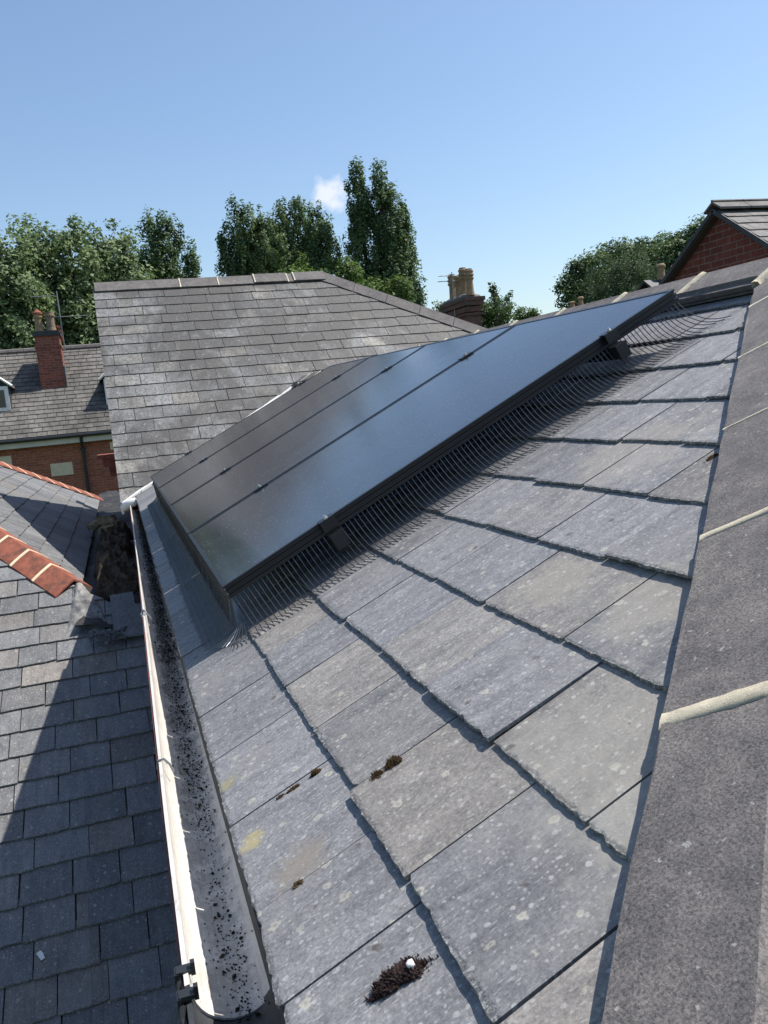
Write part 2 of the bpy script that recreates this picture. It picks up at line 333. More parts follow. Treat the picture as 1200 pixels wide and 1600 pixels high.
def glass_mat():
    g = G('solar glass'); o = g.coord('Object'); s = g.n('ShaderNodeSeparateXYZ'); g.l(o, s.inputs[0])
    def lines(sock, period, wid, off=0.):
        f = g.math('FRACT', g.math('DIVIDE', g.math('ADD', sock, off), period)); return g.math('LESS_THAN', g.math('ABSOLUTE', g.math('SUBTRACT', f, .5)), wid/period/2)
    c = g.mix(g.ramp(g.noise(o, 2, 3), .3, .7), (.0065, .0075, .012), (.009, .0105, .017))
    ln = g.math('MAXIMUM', lines(s.outputs[0], .172, .0028), lines(s.outputs[1], .088, .0016))
    c = g.mix(g.math('MULTIPLY', ln, .8), c, (.034, .036, .044))
    # dust, rain specks and streaks running down the slope
    st = g.noise(g.map(o, (60, 3.5, 1)), 1, 6, .75); du = g.noise(o, 6, 6, .7)
    dust = g.math('MULTIPLY', g.ramp(st, .52, .75), g.ramp(du, .35, .65, .25, 1))
    c = g.mix(g.math('MULTIPLY', dust, .12), c, (.30, .29, .27))
    v = g.voro(g.map(o, (1, .8, 1)), 95); v.voronoi_dimensions = '2D'; cc = g.n('ShaderNodeSeparateColor'); g.l(v.outputs['Color'], cc.inputs[0])
    sp = g.math('MULTIPLY', g.math('LESS_THAN', v.outputs['Distance'], g.ramp(cc.outputs[1], 0, 1, .03, .17)), g.math('LESS_THAN', cc.outputs[0], g.ramp(du, .4, .62, .06, .5)))
    c = g.mix(g.math('MULTIPLY', sp, .26), c, (.6, .6, .6))
    c = g.mix(.009, c, (.6, .62, .66))
    ro = g.math('ADD', g.ramp(du, .3, .7, .12, .17), g.math('MULTIPLY', sp, .4))
    g.b.inputs['IOR'].default_value = 1.78
    return g.fin(c, ro, g.bump(g.noise(o, 500, 2), .02, .0005), .5)
M_glass = glass_mat()

def leaf_mat(name, c1, c2, tr=(.10, .17, .03)):
    g = G(name); r = g.rnd(); o = g.coord()
    c = g.mix(r, c1, c2); c = g.mix(g.ramp(g.noise(o, .8, 4), .35, .65), g.mix(1., c, (.75, .78, .8), 'MULTIPLY'), g.mix(1., c, (1.25, 1.2, 1.05), 'MULTIPLY'))
    g.fin(c, .6, None, .22)
    t = g.n('ShaderNodeBsdfTranslucent'); g.inp(t.inputs[0], g.mix(.5, c, tr)); ms = g.n('ShaderNodeMixShader'); ms.inputs[0].default_value = .34
    g.l(g.b.outputs[0], ms.inputs[1]); g.l(t.outputs[0], ms.inputs[2]); g.l(ms.outputs[0], g.nt.nodes['Material Output'].inputs[0])
    return g.m
LM = {'lime': leaf_mat('lime leaves', (.125, .18, .085), (.25, .32, .165)), 'pop': leaf_mat('poplar leaves', (.080, .130, .062), (.175, .24, .115)),
      'bright': leaf_mat('bright leaves', (.10, .165, .045), (.17, .245, .075)), 'oak': leaf_mat('oak leaves', (.066, .112, .048), (.15, .215, .092)),
      'con': leaf_mat('conifer needles', (.048, .088, .042), (.095, .145, .068), (.05, .09, .03))}

# ------------------------------------------------------------------ geometry of the place
P0 = Vector((.2611223, 0, -.5401988)); D2 = Vector((.9003313, 0, .4352051)); NM = Vector((-.4352051, 0, .9003313)); YY = Vector((0, 1, 0))
def M(s, t, h=0): return P0+YY*s+D2*t+NM*h                 # a point on the main slope
def zmain(x): return P0.z+(x-P0.x)*.483384
ZG = -7.5
CRX, CRZ = 1.885, .300                                       # main ridge crest

tag(MB().build('ground', M_grass), None)
def ground():
    b = MB(); b.face([(-900, -900, ZG), (900, -900, ZG), (900, 900, ZG), (-900, 900, ZG)]); return b
for o in list(bpy.data.objects):
    if o.name.startswith('ground'): bpy.data.objects.remove(o)
tag(ground().build('ground', M_grass), 'grass and yards far below the roofs', None, None, 'structure')

def slate_field(b, P, v0, gauges, urange, width, joints={}, clips=[], K=3, L=.055, h0=.018, h1=.006, th=.0065, jit=.0016, half=True, lift=None, gap=.003, wj=.06, alts=None):
    """lay courses of slates. P(u, v, h) -> point. each slate is a slab whose foot rides on the course below"""
    v = v0
    for k, gz in enumerate(gauges):
        js = joints.get(k)
        a, e = urange
        if js: 
            lst = list(js); x = lst[-1]
            while x < e: x += width*random.uniform(1-wj, 1+wj); lst.append(x)
            x = lst[0]
            while x > a: x -= width*random.uniform(1-wj, 1+wj); lst.insert(0, x)
        else:
            x = a-width*(.5 if (k % 2 and half) else 0)-random.uniform(0, .04); lst = [x]
            while x < e: x += width*random.uniform(1-wj, 1+wj); lst.append(x)
        for i in range(len(lst)-1):
            u0, u1 = lst[i]+gap/2*random.uniform(.4, 1.8), lst[i+1]-gap/2*random.uniform(.4, 1.8)
            if u1 < a or u0 > e: continue
            dv = random.gauss(0, jit*1.1)*(.3 if k == 0 else 1); sk = random.gauss(0, jit*.9)
            lf = abs(random.gauss(0, .0012))+(lift.get((k, i), 0) if lift else 0)
            top = v+gz+L
            low = []
            ch0, ch1 = (random.choice((0, 0, 0, .002, .005)) for _ in range(2))
            for q in range(K+1):
                f = q/K; u = u0+(u1-u0)*f; vv = v+dv+sk*(f-.5)*2+random.gauss(0, jit*.38)-(random.random() < .12)*random.uniform(0, jit*1.6)*-1+.0004*math.sin(f*9+i*3+k)
                if q == 0: vv += ch0
                if q == K: vv += ch1
                low.append((u, vv))
            poly = low+[(u1, top), (u0, top)]
            for c in clips: 
                if poly: poly = clip(poly, *c)
            pieces = []
            for al in (alts or [[]]):
                pp = poly
                for c in al:
                    if pp: pp = clip(pp, *c)
                if len(pp) > 2: pieces.append(pp)
            if not pieces: continue
            def hh(vv): return h0+lf+(h1-h0-lf)*(vv-v)/(gz+L)
            for poly in pieces:
                T = [P(p[0], p[1], hh(p[1])) for p in poly]
                B = [P(p[0], p[1]-(random.uniform(0, jit*1.6) if p[1] < v+.03 else 0), hh(p[1])-th) for p in poly]
                uvs = [(p[0]-u0, p[1]-v-dv) for p in poly]
                # make sure the top faces along +h
                if (P(1, 0, 0)-P(0, 0, 0)).cross(P(0, 1, 0)-P(0, 0, 0)).dot(P(0, 0, 1)-P(0, 0, 0)) < 0: T.reverse(); B.reverse(); uvs.reverse()
                b.prism(T, B, uvs)
        v += gz
    return b

# ================================================================== the house we stand on
house = empty('slate_roofed_house', 'grey slate roofed house in the foreground, with a taller cross wing behind the solar panels', 'house', (1.9, 4, ZG))
def hp(b, name, mat, smooth=False, par=None): return at(b.build(name, mat, None, smooth), house) if par is None else child(b.build(name, mat, None, smooth), par)
def child(o, par):   # parent is itself a mesh under an empty: keep world placement
    bpy.context.view_layer.update(); o.parent = par; o.matrix_parent_inverse = par.matrix_world.inverted(); return o
# main slope
J = {0: [.570, .816, .993, 1.232, 1.486, 1.729], 1: [.615, .858, 1.098, 1.343, 1.588, 1.823], 2: [.741, .977, 1.22, 1.463, 1.719], 3: [.845, 1.084, 1.363, 1.607, 1.85],
     4: [.985, 1.221, 1.456, 1.70], 5: [1.075, 1.326, 1.557, 1.762], 6: [1.21, 1.433, 1.656, 1.907], 7: [1.33, 1.558, 1.81], 8: [1.455, 1.70], 9: [1.60, 1.84]}
g0 = [.182]+[.183, .192, .186, .180, .180, .180, .177, .182, .182, .17]
b = MB()
# valley line in (s, t): y < 7.343+.636*(x+.03), hip line: y > x+.205
clipsM = [(1, -.9003, .261+.205), (-1, .636*.9003, -(7.343+.636*(.2911))), (0, -1, -1.845)]
slate_field(b, M, -.193, g0, (.3, 8.9), .2445, J, clipsM, K=24, jit=.0019, h0=.002, h1=-.006, th=.0052, lift={(2, 3): .006, (3, 2): .004, (4, 3): .004})
main_roof = hp(b, 'main_slope_slates', M_slate)
# boards under the slates and the hidden back and end slopes
b = MB(); q = lambda x, y, dz=0: (x, y, zmain(x)+dz)
ev = .09
b.prism([q(ev, ev-.05, -.02), q(CRX, CRX-.05, -.02), q(CRX, 8.57, -.02), q(ev, 7.42, -.02)][::-1], (0, 0, -.05))
apex = (CRX, CRX-.05, zmain(CRX)-.02)
zl = zmain(ev)-.02
b.prism([apex, (ev, ev-.05, zl), (2*CRX-ev, ev-.05, zl)], (0, 0, -.05))
b.prism([apex, (2*CRX-ev, ev-.05, zl), (2*CRX-ev, 9.5, zl), (CRX, 9.5, apex[2])], (0, 0, -.05))
hp(b, 'roof_deck', M_deck)
# walls
b = MB(); b.prism([(.115, .14, -.70), (3.62, .14, -.70), (3.62, 7.6, -.70), (.115, 7.6, -.70)], (0, 0, ZG+.70)); hp(b, 'wall', M_brickW)

# hip and ridge tiles: an angular cover with a dark bedding under its edge and a mortar joint at its end
def angular(name, A, B, left, right, hl, hr, crest, mat, th=.016, wl=.115, bed=.02, joint=True, par=None, jmat=None, jw=.03, jh=.006, jr=False):
    """A, B crest points; left/right: vectors from crest to each lower edge"""
    A, B = Vector(A), Vector(B); L_, Rr = Vector(left), Vector(right); b = MB(); n = 1
    up = Vector((0, 0, 1)); ax = (B-A).normalized(); A2, B2 = A+ax*.004, B-ax*.004
    nl = L_.cross(ax); nl = nl if nl.z > 0 else -nl; nl.normalize(); nr = Rr.cross(ax); nr = nr if nr.z > 0 else -nr; nr.normalize()
    K = 14; 
    def ring(P):   # outer outline over the crest, inner back
        o = [P+L_, P+L_*.97+nl*.0005]
        o += [P+L_*.30, P+L_*.12, P+Vector((0, 0, .001)), P+Rr*.12, P+Rr*.30]
        o += [P+Rr*.97+nr*.0005, P+Rr]
        i = [P+Rr-nr*th, P+Vector((0, 0, -th*1.2)), P+L_-nl*th]
        return o+i
    steps = 7; rings = []
    for k in range(steps):
        P = A2+(B2-A2)*k/(steps-1); rr = ring(P)
        for j in (0, 1, 8, 7): rr[j] = rr[j]+Vector((random.gauss(0, .0012), random.gauss(0, .0012), random.gauss(0, .0008)))
        rings.append(rr)
    m_ = len(rings[0]); base = len(b.v)
    for rr in rings: b.v += [tuple(p) for p in rr]
    for k in range(steps-1):
        for j in range(m_):
            j2 = (j+1) % m_; b.f.append([base+k*m_+j, base+k*m_+j2, base+(k+1)*m_+j2, base+(k+1)*m_+j]); b.uv += [(0, 0)]*4
    b.f.append([base+j for j in range(m_)]); b.uv += [(0, 0)]*m_
    b.f.append([base+(steps-1)*m_+j for j in range(m_)][::-1]); b.uv += [(0, 0)]*m_
    o = hp(b, name, mat) if par is None else at(b.build(name, mat), par)
    if joint:
        b = MB(); N_ = 12; ring2 = []
        w_ = jw
        for k in range(2*N_+1):
            f = (k-N_)/N_; side, nn_ = (L_, nl) if f < 0 else (Rr, nr)
            P = A+side*(abs(f)*1.01); wj = w_*(.5+random.uniform(-.05, .05)); hj = jh*random.uniform(.9, 1.1)
            up_ = nn_ if abs(f) > .05 else up
            ring2.append([P-ax*wj-up_*.012, P-ax*wj*.8+up_*hj*.7, P+up_*hj*1.15, P+ax*wj*.8+up_*hj*.7, P+ax*wj-up_*.012])
        base = len(b.v)
        for rr in ring2: b.v += [tuple(p) for p in rr]
        for k in range(2*N_):
            for j in range(4): b.f.append([base+k*5+j, base+k*5+j+1, base+(k+1)*5+j+1, base+(k+1)*5+j]); b.uv += [(0, 0)]*4
        for e_ in (0, 2*N_): b.f.append([base+e_*5+j for j in range(5)]); b.uv += [(0, 0)]*5
        jo = b.build('mortar_joint', jmat or M_mortar, None, True); child(jo, o)
    return o
# hip runs in plan along y = x + .07
def hipP(x): return Vector((x, x+.070, zmain(x)+.041))
hl = Vector((-.080, .080, -.080*.4834-.011)); hr = Vector((.08, -.08, -.08*.4834-.018))
ys = [.759+k*.2735 for k in range(-3, 5)]
for k, y in enumerate(ys):
    x0 = y-.15; x1 = x0+.2735
    if k == len(ys)-1: x1 = CRX-.01
    angular('hip_tile', hipP(x0), hipP(x1), hl, hr, 0, 0, 0, M_tile, wl=.1, jw={3: .030, 4: .020, 5: .009, 6: .014}.get(k, .022), jh={3: .0028, 4: .002}.get(k, .0015))
b = MB()   # bedding mortar below the hip tiles, set back from their edge
for sgn in (-1, 1):
    o_ = Vector((-.066, .066, 0))*(-sgn); 
    A_, B_ = hipP(-.2), hipP(CRX-.03)
    pts = [A_+o_*1+Vector((0, 0, -.065)), B_+o_*1+Vector((0, 0, -.065)), B_+o_*.1+Vector((0, 0, -.028)), A_+o_*.1+Vector((0, 0, -.028))]
    b.prism(pts, (0, 0, -.06))
hp(b, 'hip_bedding', M_tile)
# main ridge
rl = Vector((-.128, 0, -.128*.4834-.020)); rr_ = Vector((.128, 0, -.128*.4834-.020))
y = CRX+.09; k = 0
rs = [1.98, 2.36, 2.80, 3.25, 3.70, 4.15, 4.6, 5.05, 5.5, 5.95, 6.4, 6.85, 7.3, 7.75, 8.2, 8.55]
for k in range(len(rs)-1):
    angular('ridge_tile', (CRX, rs[k], CRZ+.004), (CRX, rs[k+1], CRZ+.004), rl, rr_, 0, 0, 0, M_tile, jw=.034 if k < 3 else .03, jh=.007)
b = MB(); b.prism([(CRX-.112, 2.0, CRZ-.10), (CRX+.112, 2.0, CRZ-.10), (CRX+.112, 8.5, CRZ-.10), (CRX-.112, 8.5, CRZ-.10)][::-1], (0, 0, .045)); hp(b, 'ridge_bedding', M_tile)

# cross wing
A37 = math.atan(.76); cF, sF = math.cos(A37), math.sin(A37)
WD = Vector((-.03, 7.37, -.66)); UPF = Vector((0, cF, sF)); NF = Vector((0, -sF, cF))
def F(u, v, h=0): return WD+Vector((u, 0, 0))+UPF*v+NF*h      # u = x+.03
VR = (10.27-7.37)/cF                                          # ridge distance up the slope
ub = 2.68                                                     # ridge end (x = 2.65)
# hip: from (ub, VR) down to plan offset (1.51,-1.15)
kx = 1.51/1.15*cF                                             # du per dv
b = MB(); clipsF = [(1, 0, -.012), (0, -1, -VR), (-1, -kx, -(ub+kx*VR))]
ng = int(VR/.187)+1
slate_field(b, F, -.02, [.187]*ng, (-.01, 6.4), .262, {}, clipsF, K=5, jit=.0024, h0=.015, h1=.005, th=.006, gap=.004, wj=.08)
hp(b, 'wing_slope_slates', M_wing)
b = MB()
ER = Vector((ub-.03+1.313*2.9, 7.37, -.66)); RB = Vector((2.65, 10.27, 1.55)); RA = Vector((-.02, 10.27, 1.55))
dz = Vector((0, 0, -.012))
b.prism([WD+dz+Vector((.01, 0, 0)), ER+dz, RB+dz, RA+dz], (0, 0, -.06))
b.prism([RA+dz, RB+dz, Vector((ER.x, 13.17, -.66)), Vector((-.02, 13.17, -.66))], (0, 0, -.06))
b.prism([RB+dz, ER+dz, Vector((ER.x, 13.17, -.66))], (0, 0, -.06))
hp(b, 'wing_roof_deck', M_deck)
b = MB(); gx = .03
b.prism([(gx, 7.45, -.72), (gx, 10.27, 1.42), (gx, 13.09, -.72), (gx, 13.09, ZG), (gx, 7.45, ZG)], (.22, 0, 0))
b.prism([(.26, 7.5, -.74), (6.3, 7.5, -.74), (6.3, 13.05, -.74), (.26, 13.05, -.74)], (0, 0, ZG+.74))
hp(b, 'wing_wall', M_brickW)
b = MB()   # verge mortar line
for k in range(18):
    v0 = k*VR/18; b.prism([F(-.004, v0, .004), F(.02, v0, .004), F(.02, v0+VR/18-.004, .004), F(-.004, v0+VR/18-.004, .004)], tuple(-NF*.03))
hp(b, 'verge_bedding', M_tile)
cl_ = Vector((0, -.12, -.12*.76-.02)); cr_ = Vector((0, .12, -.12*.76-.02))
for k, (a_, e_) in enumerate(((-.03, .92), (.92, 1.36), (1.36, 1.79), (1.79, 2.19), (2.19, 2.27), (2.27, 2.66))):
    angular('wing_ridge_tile', (a_, 10.27, 1.60+(.012 if k in (3, 5) else 0)), (e_, 10.27, 1.60+(.012 if k in (3, 5) else 0)), cl_, cr_, 0, 0, 0, M_tile, joint=(k > 0), jw=.02, jh=.006)
hdir = Vector((1.51, -1.15, -1.15*.76)); hn = hdir.normalized()
perp = Vector((-1.15, -1.51, 0)).normalized()
for k in range(9):
    A_ = RB+Vector((0, 0, .055))+hn*(.44*k+.02); B_ = RB+Vector((0, 0, .055))+hn*(.44*(k+1)+.02)
    angular('wing_hip_tile', A_, B_, perp*.12+Vector((0, 0, -.105)), -perp*.12+Vector((0, 0, -.095)), 0, 0, 0, M_tile, joint=False)
b = MB()   # pale mortar and plastic in the valley between the two slopes
def vly(x): return Vector((x, 7.343+.636*(x+.03), zmain(x)))
for k in range(34):
    x0 = -.03+k*.057; x1 = x0+.056; w0 = .012+.010*random.random()
    b.prism([vly(x0)+Vector((0, -w0, .018)), vly(x1)+Vector((0, -w0, .018)), vly(x1)+Vector((0, .022, .03)), vly(x0)+Vector((0, .022, .03))], (0, 0, -.03))
hp(b, 'valley_flashing', M_white)
b = MB()
b.tube([(-.01, 7.36, -.72), (.0, 7.34, -.69), (.06, 7.30, -.665), (.13, 7.33, -.645)], [.028, .042, .038, .024], 10); b.tube([(-.02, 7.42, -.66), (-.03, 7.40, -.70), (-.03, 7.36, -.76)], [.012, .02, .012], 8)
hp(b, 'gutter_end_mortar', M_white, True)
b = MB(); b.box((-.16, 13.0, -.46), (.30, .34, .06)); b.box((-.13, 13.0, -.55), (.22, .30, .12)); b.box((-.09, 13.0, -.68), (.15, .26, .16)); hp(b, 'eaves_corbel', M_red)

# gutter: outer lip just left of the eye's own plane, half round
lip = [(.22, -.004), (.966, -.001), (1.448, .000), (2.354, .008), (3.316, .016), (4.954, .026), (7.33, .036)]
def lipx(y):
    for (a, xa), (c, xc) in zip(lip, lip[1:]):
        if y <= c: return xa+(xc-xa)*(y-a)/(c-a)
    return lip[-1][1]
def gutter(y0, y1, n, r=.056, th=.0028, zr=-.69, dz=0):
    b = MB(); prof = []
    for k in range(17): a = math.pi+math.pi*k/16; prof.append((r+r*math.cos(a), r*math.sin(a)))
    inner = prof; outer = [(r+(x-r)*(1+th/r), z*(1+th/r)) for x, z in prof]
    outer = outer[::-1]
    lipb = [(-.007, .0), (-.007, .005), (-.001, .006)]
    ring = [(2*r+.001, .004)]+outer+lipb+inner[0:]     # closed-ish outline
    ring = outer+lipb+inner
    base = 0; m_ = len(ring)
    for i in range(n+1):
        y = y0+(y1-y0)*i/n; x = lipx(y); wz = math.sin(y*1.7)*.0022+dz
        for px, pz in ring: b.v.append((x+px, y, zr+pz+wz))
    for i in range(n):
        for j in range(m_):
            j2 = (j+1) % m_; b.f.append([i*m_+j, i*m_+j2, (i+1)*m_+j2, (i+1)*m_+j]); b.uv += [(0, 0)]*4
    b.f.append(list(range(m_))); b.uv += [(0, 0)]*m_; b.f.append([n*m_+j for j in range(m_)][::-1]); b.uv += [(0, 0)]*m_
    return b
gut = hp(gutter(.982, 7.36, 60), 'gutter', M_gut)
b = gutter(.10, .992, 10, r=.0525, dz=-.007, th=.004); dg = hp(b, 'dark_gutter_length', M_dgut); dg['label'] = 'dark painted gutter length below the end of the white one'
b = MB()
for y in np.arange(.97, 7.3, .1): 
    x = lipx(y); b.prism([(x-.0105, y, -.6895), (x-.0072, y, -.6895), (lipx(y+.1)-.0072, y+.1, -.6895), (lipx(y+.1)-.0105, y+.1, -.6895)], (0, 0, -.08))
child(b.build('gutter_outer_face', M_brown), gut)
for y in (1.012, .965):
    b = MB(); x = lipx(y)
    b.box((x-.006, y, -.6825), (.019, .015, .006)); b.box((x-.0150, y, -.698), (.005, .017, .034)); b.box((x+.0055, y-.002, -.680), (.0055, .008, .017)); b.tube([(x-.012, y-.008, -.69), (x-.013, y-.018, -.70), (x-.010, y-.028, -.705)], .0045, 6)
    o = b.build('gutter_clip', M_black); child(o, gut)
for y, c_ in ((1.70, 1), (3.07, 1), (5.1, 1)):
    b = MB(); x = lipx(y); b.tube([(x-.011, y, -.70), (x-.008, y, -.682), (x+.004, y-.004, -.680), (x+.014, y-.012, -.69), (x+.02, y-.02, -.705)], .0025, 6)
    if y == 3.07: b.tube([(x-.014, y+.02, -.69), (x-.004, y+.03, -.675), (x+.004, y, -.678), (x-.012, y-.02, -.688)], .004, 6)
    child(b.build('gutter_wire_tie', M_metal), gut)
b = MB()   # debris: crumbs of moss lying along the bottom of the gutter
for k in range(24000):
    y = .97+6.3*random.random()**1.25; dens = .30+.7*(math.sin(y*3.1)+math.sin(y*7.7+1)+1.2 > 0)
    if y < 2.6 and random.random() > (.08+.30*dens)*(.35+.65*(y-.97)/1.6): continue
    x = .060+random.gauss(0, .013 if y < 2.6 else .017); x = min(.098, max(.02, x)); r = .056; zz = -.69-math.sqrt(max(0, r*r-(x-r)**2))
    s_ = random.uniform(.0006, .0021)*(1+1.3*(random.random() < .07)); h_ = random.uniform(0, .010 if y > 2.2 else .003)
    p = Vector((lipx(y)+x, y, zz+math.sin(y*1.7)*.0022+s_*.3+h_*(1 if 2.2 < y else .3)))
    Mx = Matrix.Rotation(random.random()*6.28, 3, Vector((random.gauss(0, 1), random.gauss(0, 1), random.gauss(0, 1))).normalized())
    q4 = [Vector((random.uniform(.4, 1.3)*math.cos(a_), random.uniform(.4, 1.3)*math.sin(a_), random.gauss(0, .2)))*s_ for a_ in (0, 1.3, 2.6, 3.9, 5.1)]; tp = p+Mx@Vector((0, 0, s_*.8)); bt_ = p-Mx@Vector((0, 0, s_*.8)); rg = [p+Mx@v_ for v_ in q4]
    for a_ in range(5): b.face([tp, rg[a_], rg[(a_+1) % 5]]); b.face([bt_, rg[(a_+1) % 5], rg[a_]])
tag(b.build('gutter_debris', M_debris), 'dark crumbs of moss and dirt lying along the bottom of the white gutter', 'moss debris', None, 'stuff')

# ================================================================== solar array
AS = Vector((0, 1, .0113*.9003)); AS = (AS+Vector((-.4352*.0113, 0, 0))).normalized(); AN = AS.cross(D2); AN = AN if AN.z > 0 else -AN; AN.normalize(); AT = AN.cross(AS)*-1
AT = D2.copy(); AN = (AT.cross(AS)); AN = AN if AN.z > 0 else -AN
AO = M(2.087, -.005, .127); PW, PL, GAP = .995, 1.518, .0175
def AP(s, t, h=0): return AO+AS*s+AT*t+AN*h
def arr_mat(s):
    m = Matrix.Identity(4)
    for i in range(3): m[i][0] = AS[i]; m[i][1] = AT[i]; m[i][2] = AN[i]; m[i][3] = AP(s, 0)[i]
    return m
def panel_parts():
    w, l = PW-GAP, PL; f = MB(); fw_ = .011
    # frame: four mitred profiles with two grooves along the outside
    def rail(a, c, inn):   # a->c outer bottom edge in xy, inn inward unit
        a, c, inn = Vector(a), Vector(c), Vector(inn); d = (c-a).normalized()
        prof = [(0, 0), (fw_, 0), (fw_, -.004), (.003, -.006), (.003, -.011), (0, -.012), (0, -.018), (.003, -.019), (.003, -.025), (0, -.026), (0, -.034), (.025, -.034), (.025, -.036), (-.001, -.036), (-.001, -.0265), (.001, -.0255), (.001, -.0185), (-.001, -.0175), (-.001, -.0125), (.001, -.0115), (.001, -.0055), (-.001, -.0035)]
        prof = [(0, 0), (fw_, 0), (fw_, -.033), (.02, -.033), (.02, -.036), (0, -.036), (0, -.027), (.003, -.0255), (.003, -.019), (0, -.0175), (0, -.013), (.003, -.0115), (.003, -.006), (0, -.0045)]
        R0 = [a+inn*x+d*x+Vector((0, 0, z)) for x, z in prof]; R1 = [c+inn*x-d*x+Vector((0, 0, z)) for x, z in prof]
        n = len(prof); b0 = len(f.v); f.v += [tuple(p) for p in R0+R1]
        for j in range(n):
            j2 = (j+1) % n; f.f.append([b0+j, b0+j2, b0+n+j2, b0+n+j]); f.uv += [(0, 0)]*4
        f.f.append([b0+j for j in range(n)][::-1]); f.uv += [(0, 0)]*n; f.f.append([b0+n+j for j in range(n)]); f.uv += [(0, 0)]*n
    rail((0, 0, 0), (w, 0, 0), (0, 1, 0)); rail((w, 0, 0), (w, l, 0), (-1, 0, 0)); rail((w, l, 0), (0, l, 0), (0, -1, 0)); rail((0, l, 0), (0, 0, 0), (1, 0, 0))
    g = MB(); g.prism([(fw_-.001, fw_-.001, -.0015), (w-fw_+.001, fw_-.001, -.0015), (w-fw_+.001, l-fw_+.001, -.0015), (fw_-.001, l-fw_+.001, -.0015)], (0, 0, -.005))
    return f, g
f, g = panel_parts()
lab = ['black glass solar panel nearest the camera, its right side frame edged by curved wires', 'black glass solar panel, second from the camera, reflecting blue sky in its upper half',
       'black glass solar panel, third from the camera, mostly reflecting the brown roof', 'black glass solar panel farthest from the camera, against the tall wing slope']
pan = empty('solar_panel', lab[0], 'solar panel', group='solar panels in one row'); pan.matrix_basis = arr_mat(0)
pf = f.build('frame', M_frame, pan); pg = g.build('glass', M_glass, pan)
for k in range(1, 4):
    c = pan.copy(); COL.objects.link(c); c['label'] = lab[k]; c.matrix_basis = arr_mat(PW*k)
    for ch in (pf, pg): d = ch.copy(); COL.objects.link(d); d.parent = c
bpy.context.view_layer.update()
SN = PW*4-GAP
# rails with end caps and clamps
for i, t in enumerate((.31, 1.265)):
    r_ = empty('mounting_rail', ['black mounting rail whose end cap shows low on the near panel side', 'black mounting rail whose end cap shows near the top of the near panel'][i], 'mounting rail', AP(-.06, t, -.06), 'rails under the solar panels')
    b = MB(); b.prism([AP(-.034, t-.02, -.037), AP(SN+.03, t-.02, -.037), AP(SN+.03, t+.02, -.037), AP(-.034, t+.02, -.037)], tuple(AN*-.038)); at(b.build('rail_bar', M_frame), r_)
    b = MB(); b.prism([AP(-.040, t-.018, -.036), AP(-.034, t-.018, -.036), AP(-.034, t+.018, -.036), AP(-.040, t+.018, -.036)], tuple(AN*-.044))
    b.prism([AP(-.0345, t-.015, -.038), AP(-.006, t-.015, -.038), AP(-.006, t+.015, -.038), AP(-.0345, t+.015, -.038)], tuple(AN*-.039)); at(b.build('end_cap', M_black), r_)
    for q in range(5):
        s_ = -GAP/2-.004 if q == 0 else PW*q-GAP/2
        b = MB()
        if q == 0:
            b.prism([AP(-.020, t-.022, .004), AP(.008, t-.022, .004), AP(.008, t+.022, .004), AP(-.020, t+.022, .004)], tuple(AN*-.0035)); b.prism([AP(-.020, t-.022, .0005), AP(-.014, t-.022, .0005), AP(-.014, t+.022, .0005), AP(-.020, t+.022, .0005)], tuple(AN*-.028))
        else:
            b.prism([AP(s_-.017, t-.028, .0045), AP(s_+.017, t-.028, .0045), AP(s_+.017, t+.028, .0045), AP(s_-.017, t+.028, .0045)], tuple(AN*-.0035)); b.prism([AP(s_-.007, t-.02, .0005), AP(s_+.007, t-.02, .0005), AP(s_+.007, t+.02, .0005), AP(s_-.007, t+.02, .0005)], tuple(AN*-.034))
        c = at(b.build('clamp', M_frame), r_)
        b = MB(); p = AP(s_-.002, t, .0045); Mx = Matrix((AS, AT, AN)).transposed(); b.lathe(p, [(.007, 0), (.007, .005), (.0035, .0055), (.0035, .010)], 8, Mx); child(b.build('bolt', M_bolt), c)
b = MB()
# wire guard: near side
nb_ = MB(); rx_ = .00145
side = empty('bird_guard_mesh', 'black wire mesh curving from the near side of the panels onto the slates', 'wire mesh', AP(-.1, .8, -.08), 'bird guards round the panels')
def sp(t, f, wob=0):   # f 0..1 along the curve of a bar
    C = [(.004, -.034, 0), (-.006, -.056, 0), (-.020, -.078, 0), (-.040, -.096, 0), (-.064, -.109, 0), (-.092, -.116, 0), (-.118, -.117, 0)]
    x = f*(len(C)-1); i = min(int(x), len(C)-2); a = x-i
    p = [C[i][j]*(1-a)+C[i+1][j]*a for j in range(2)]
    return AP(p[0]+wob*f, t, p[1]+wob*.2*f)
nbars = 112
for k in range(nbars):
    t = .012+k*(PL-.02)/(nbars-1); wob = random.gauss(0, .0022)-(.025*max(0, (k-nbars+4)/4)); fl = (random.gauss(0, .0012)+(.010*max(0, k-nbars+5)))
    pts = [sp(t+fl*(j/9)**2, j/9, wob) for j in range(10)]
    nb_.tube(pts, rx_, 5)
at(nb_.build('bars', M_wire), side)
nb_ = MB()
for f_, am in ((.10, 0), (.25, .0), (.42, 0)):
    nb_.tube([sp(t, f_+.012*math.sin(t*330)) for t in np.linspace(.01, PL-.005, 420)], .00048, 3)
at(nb_.build('cross_wires', M_wire), side)
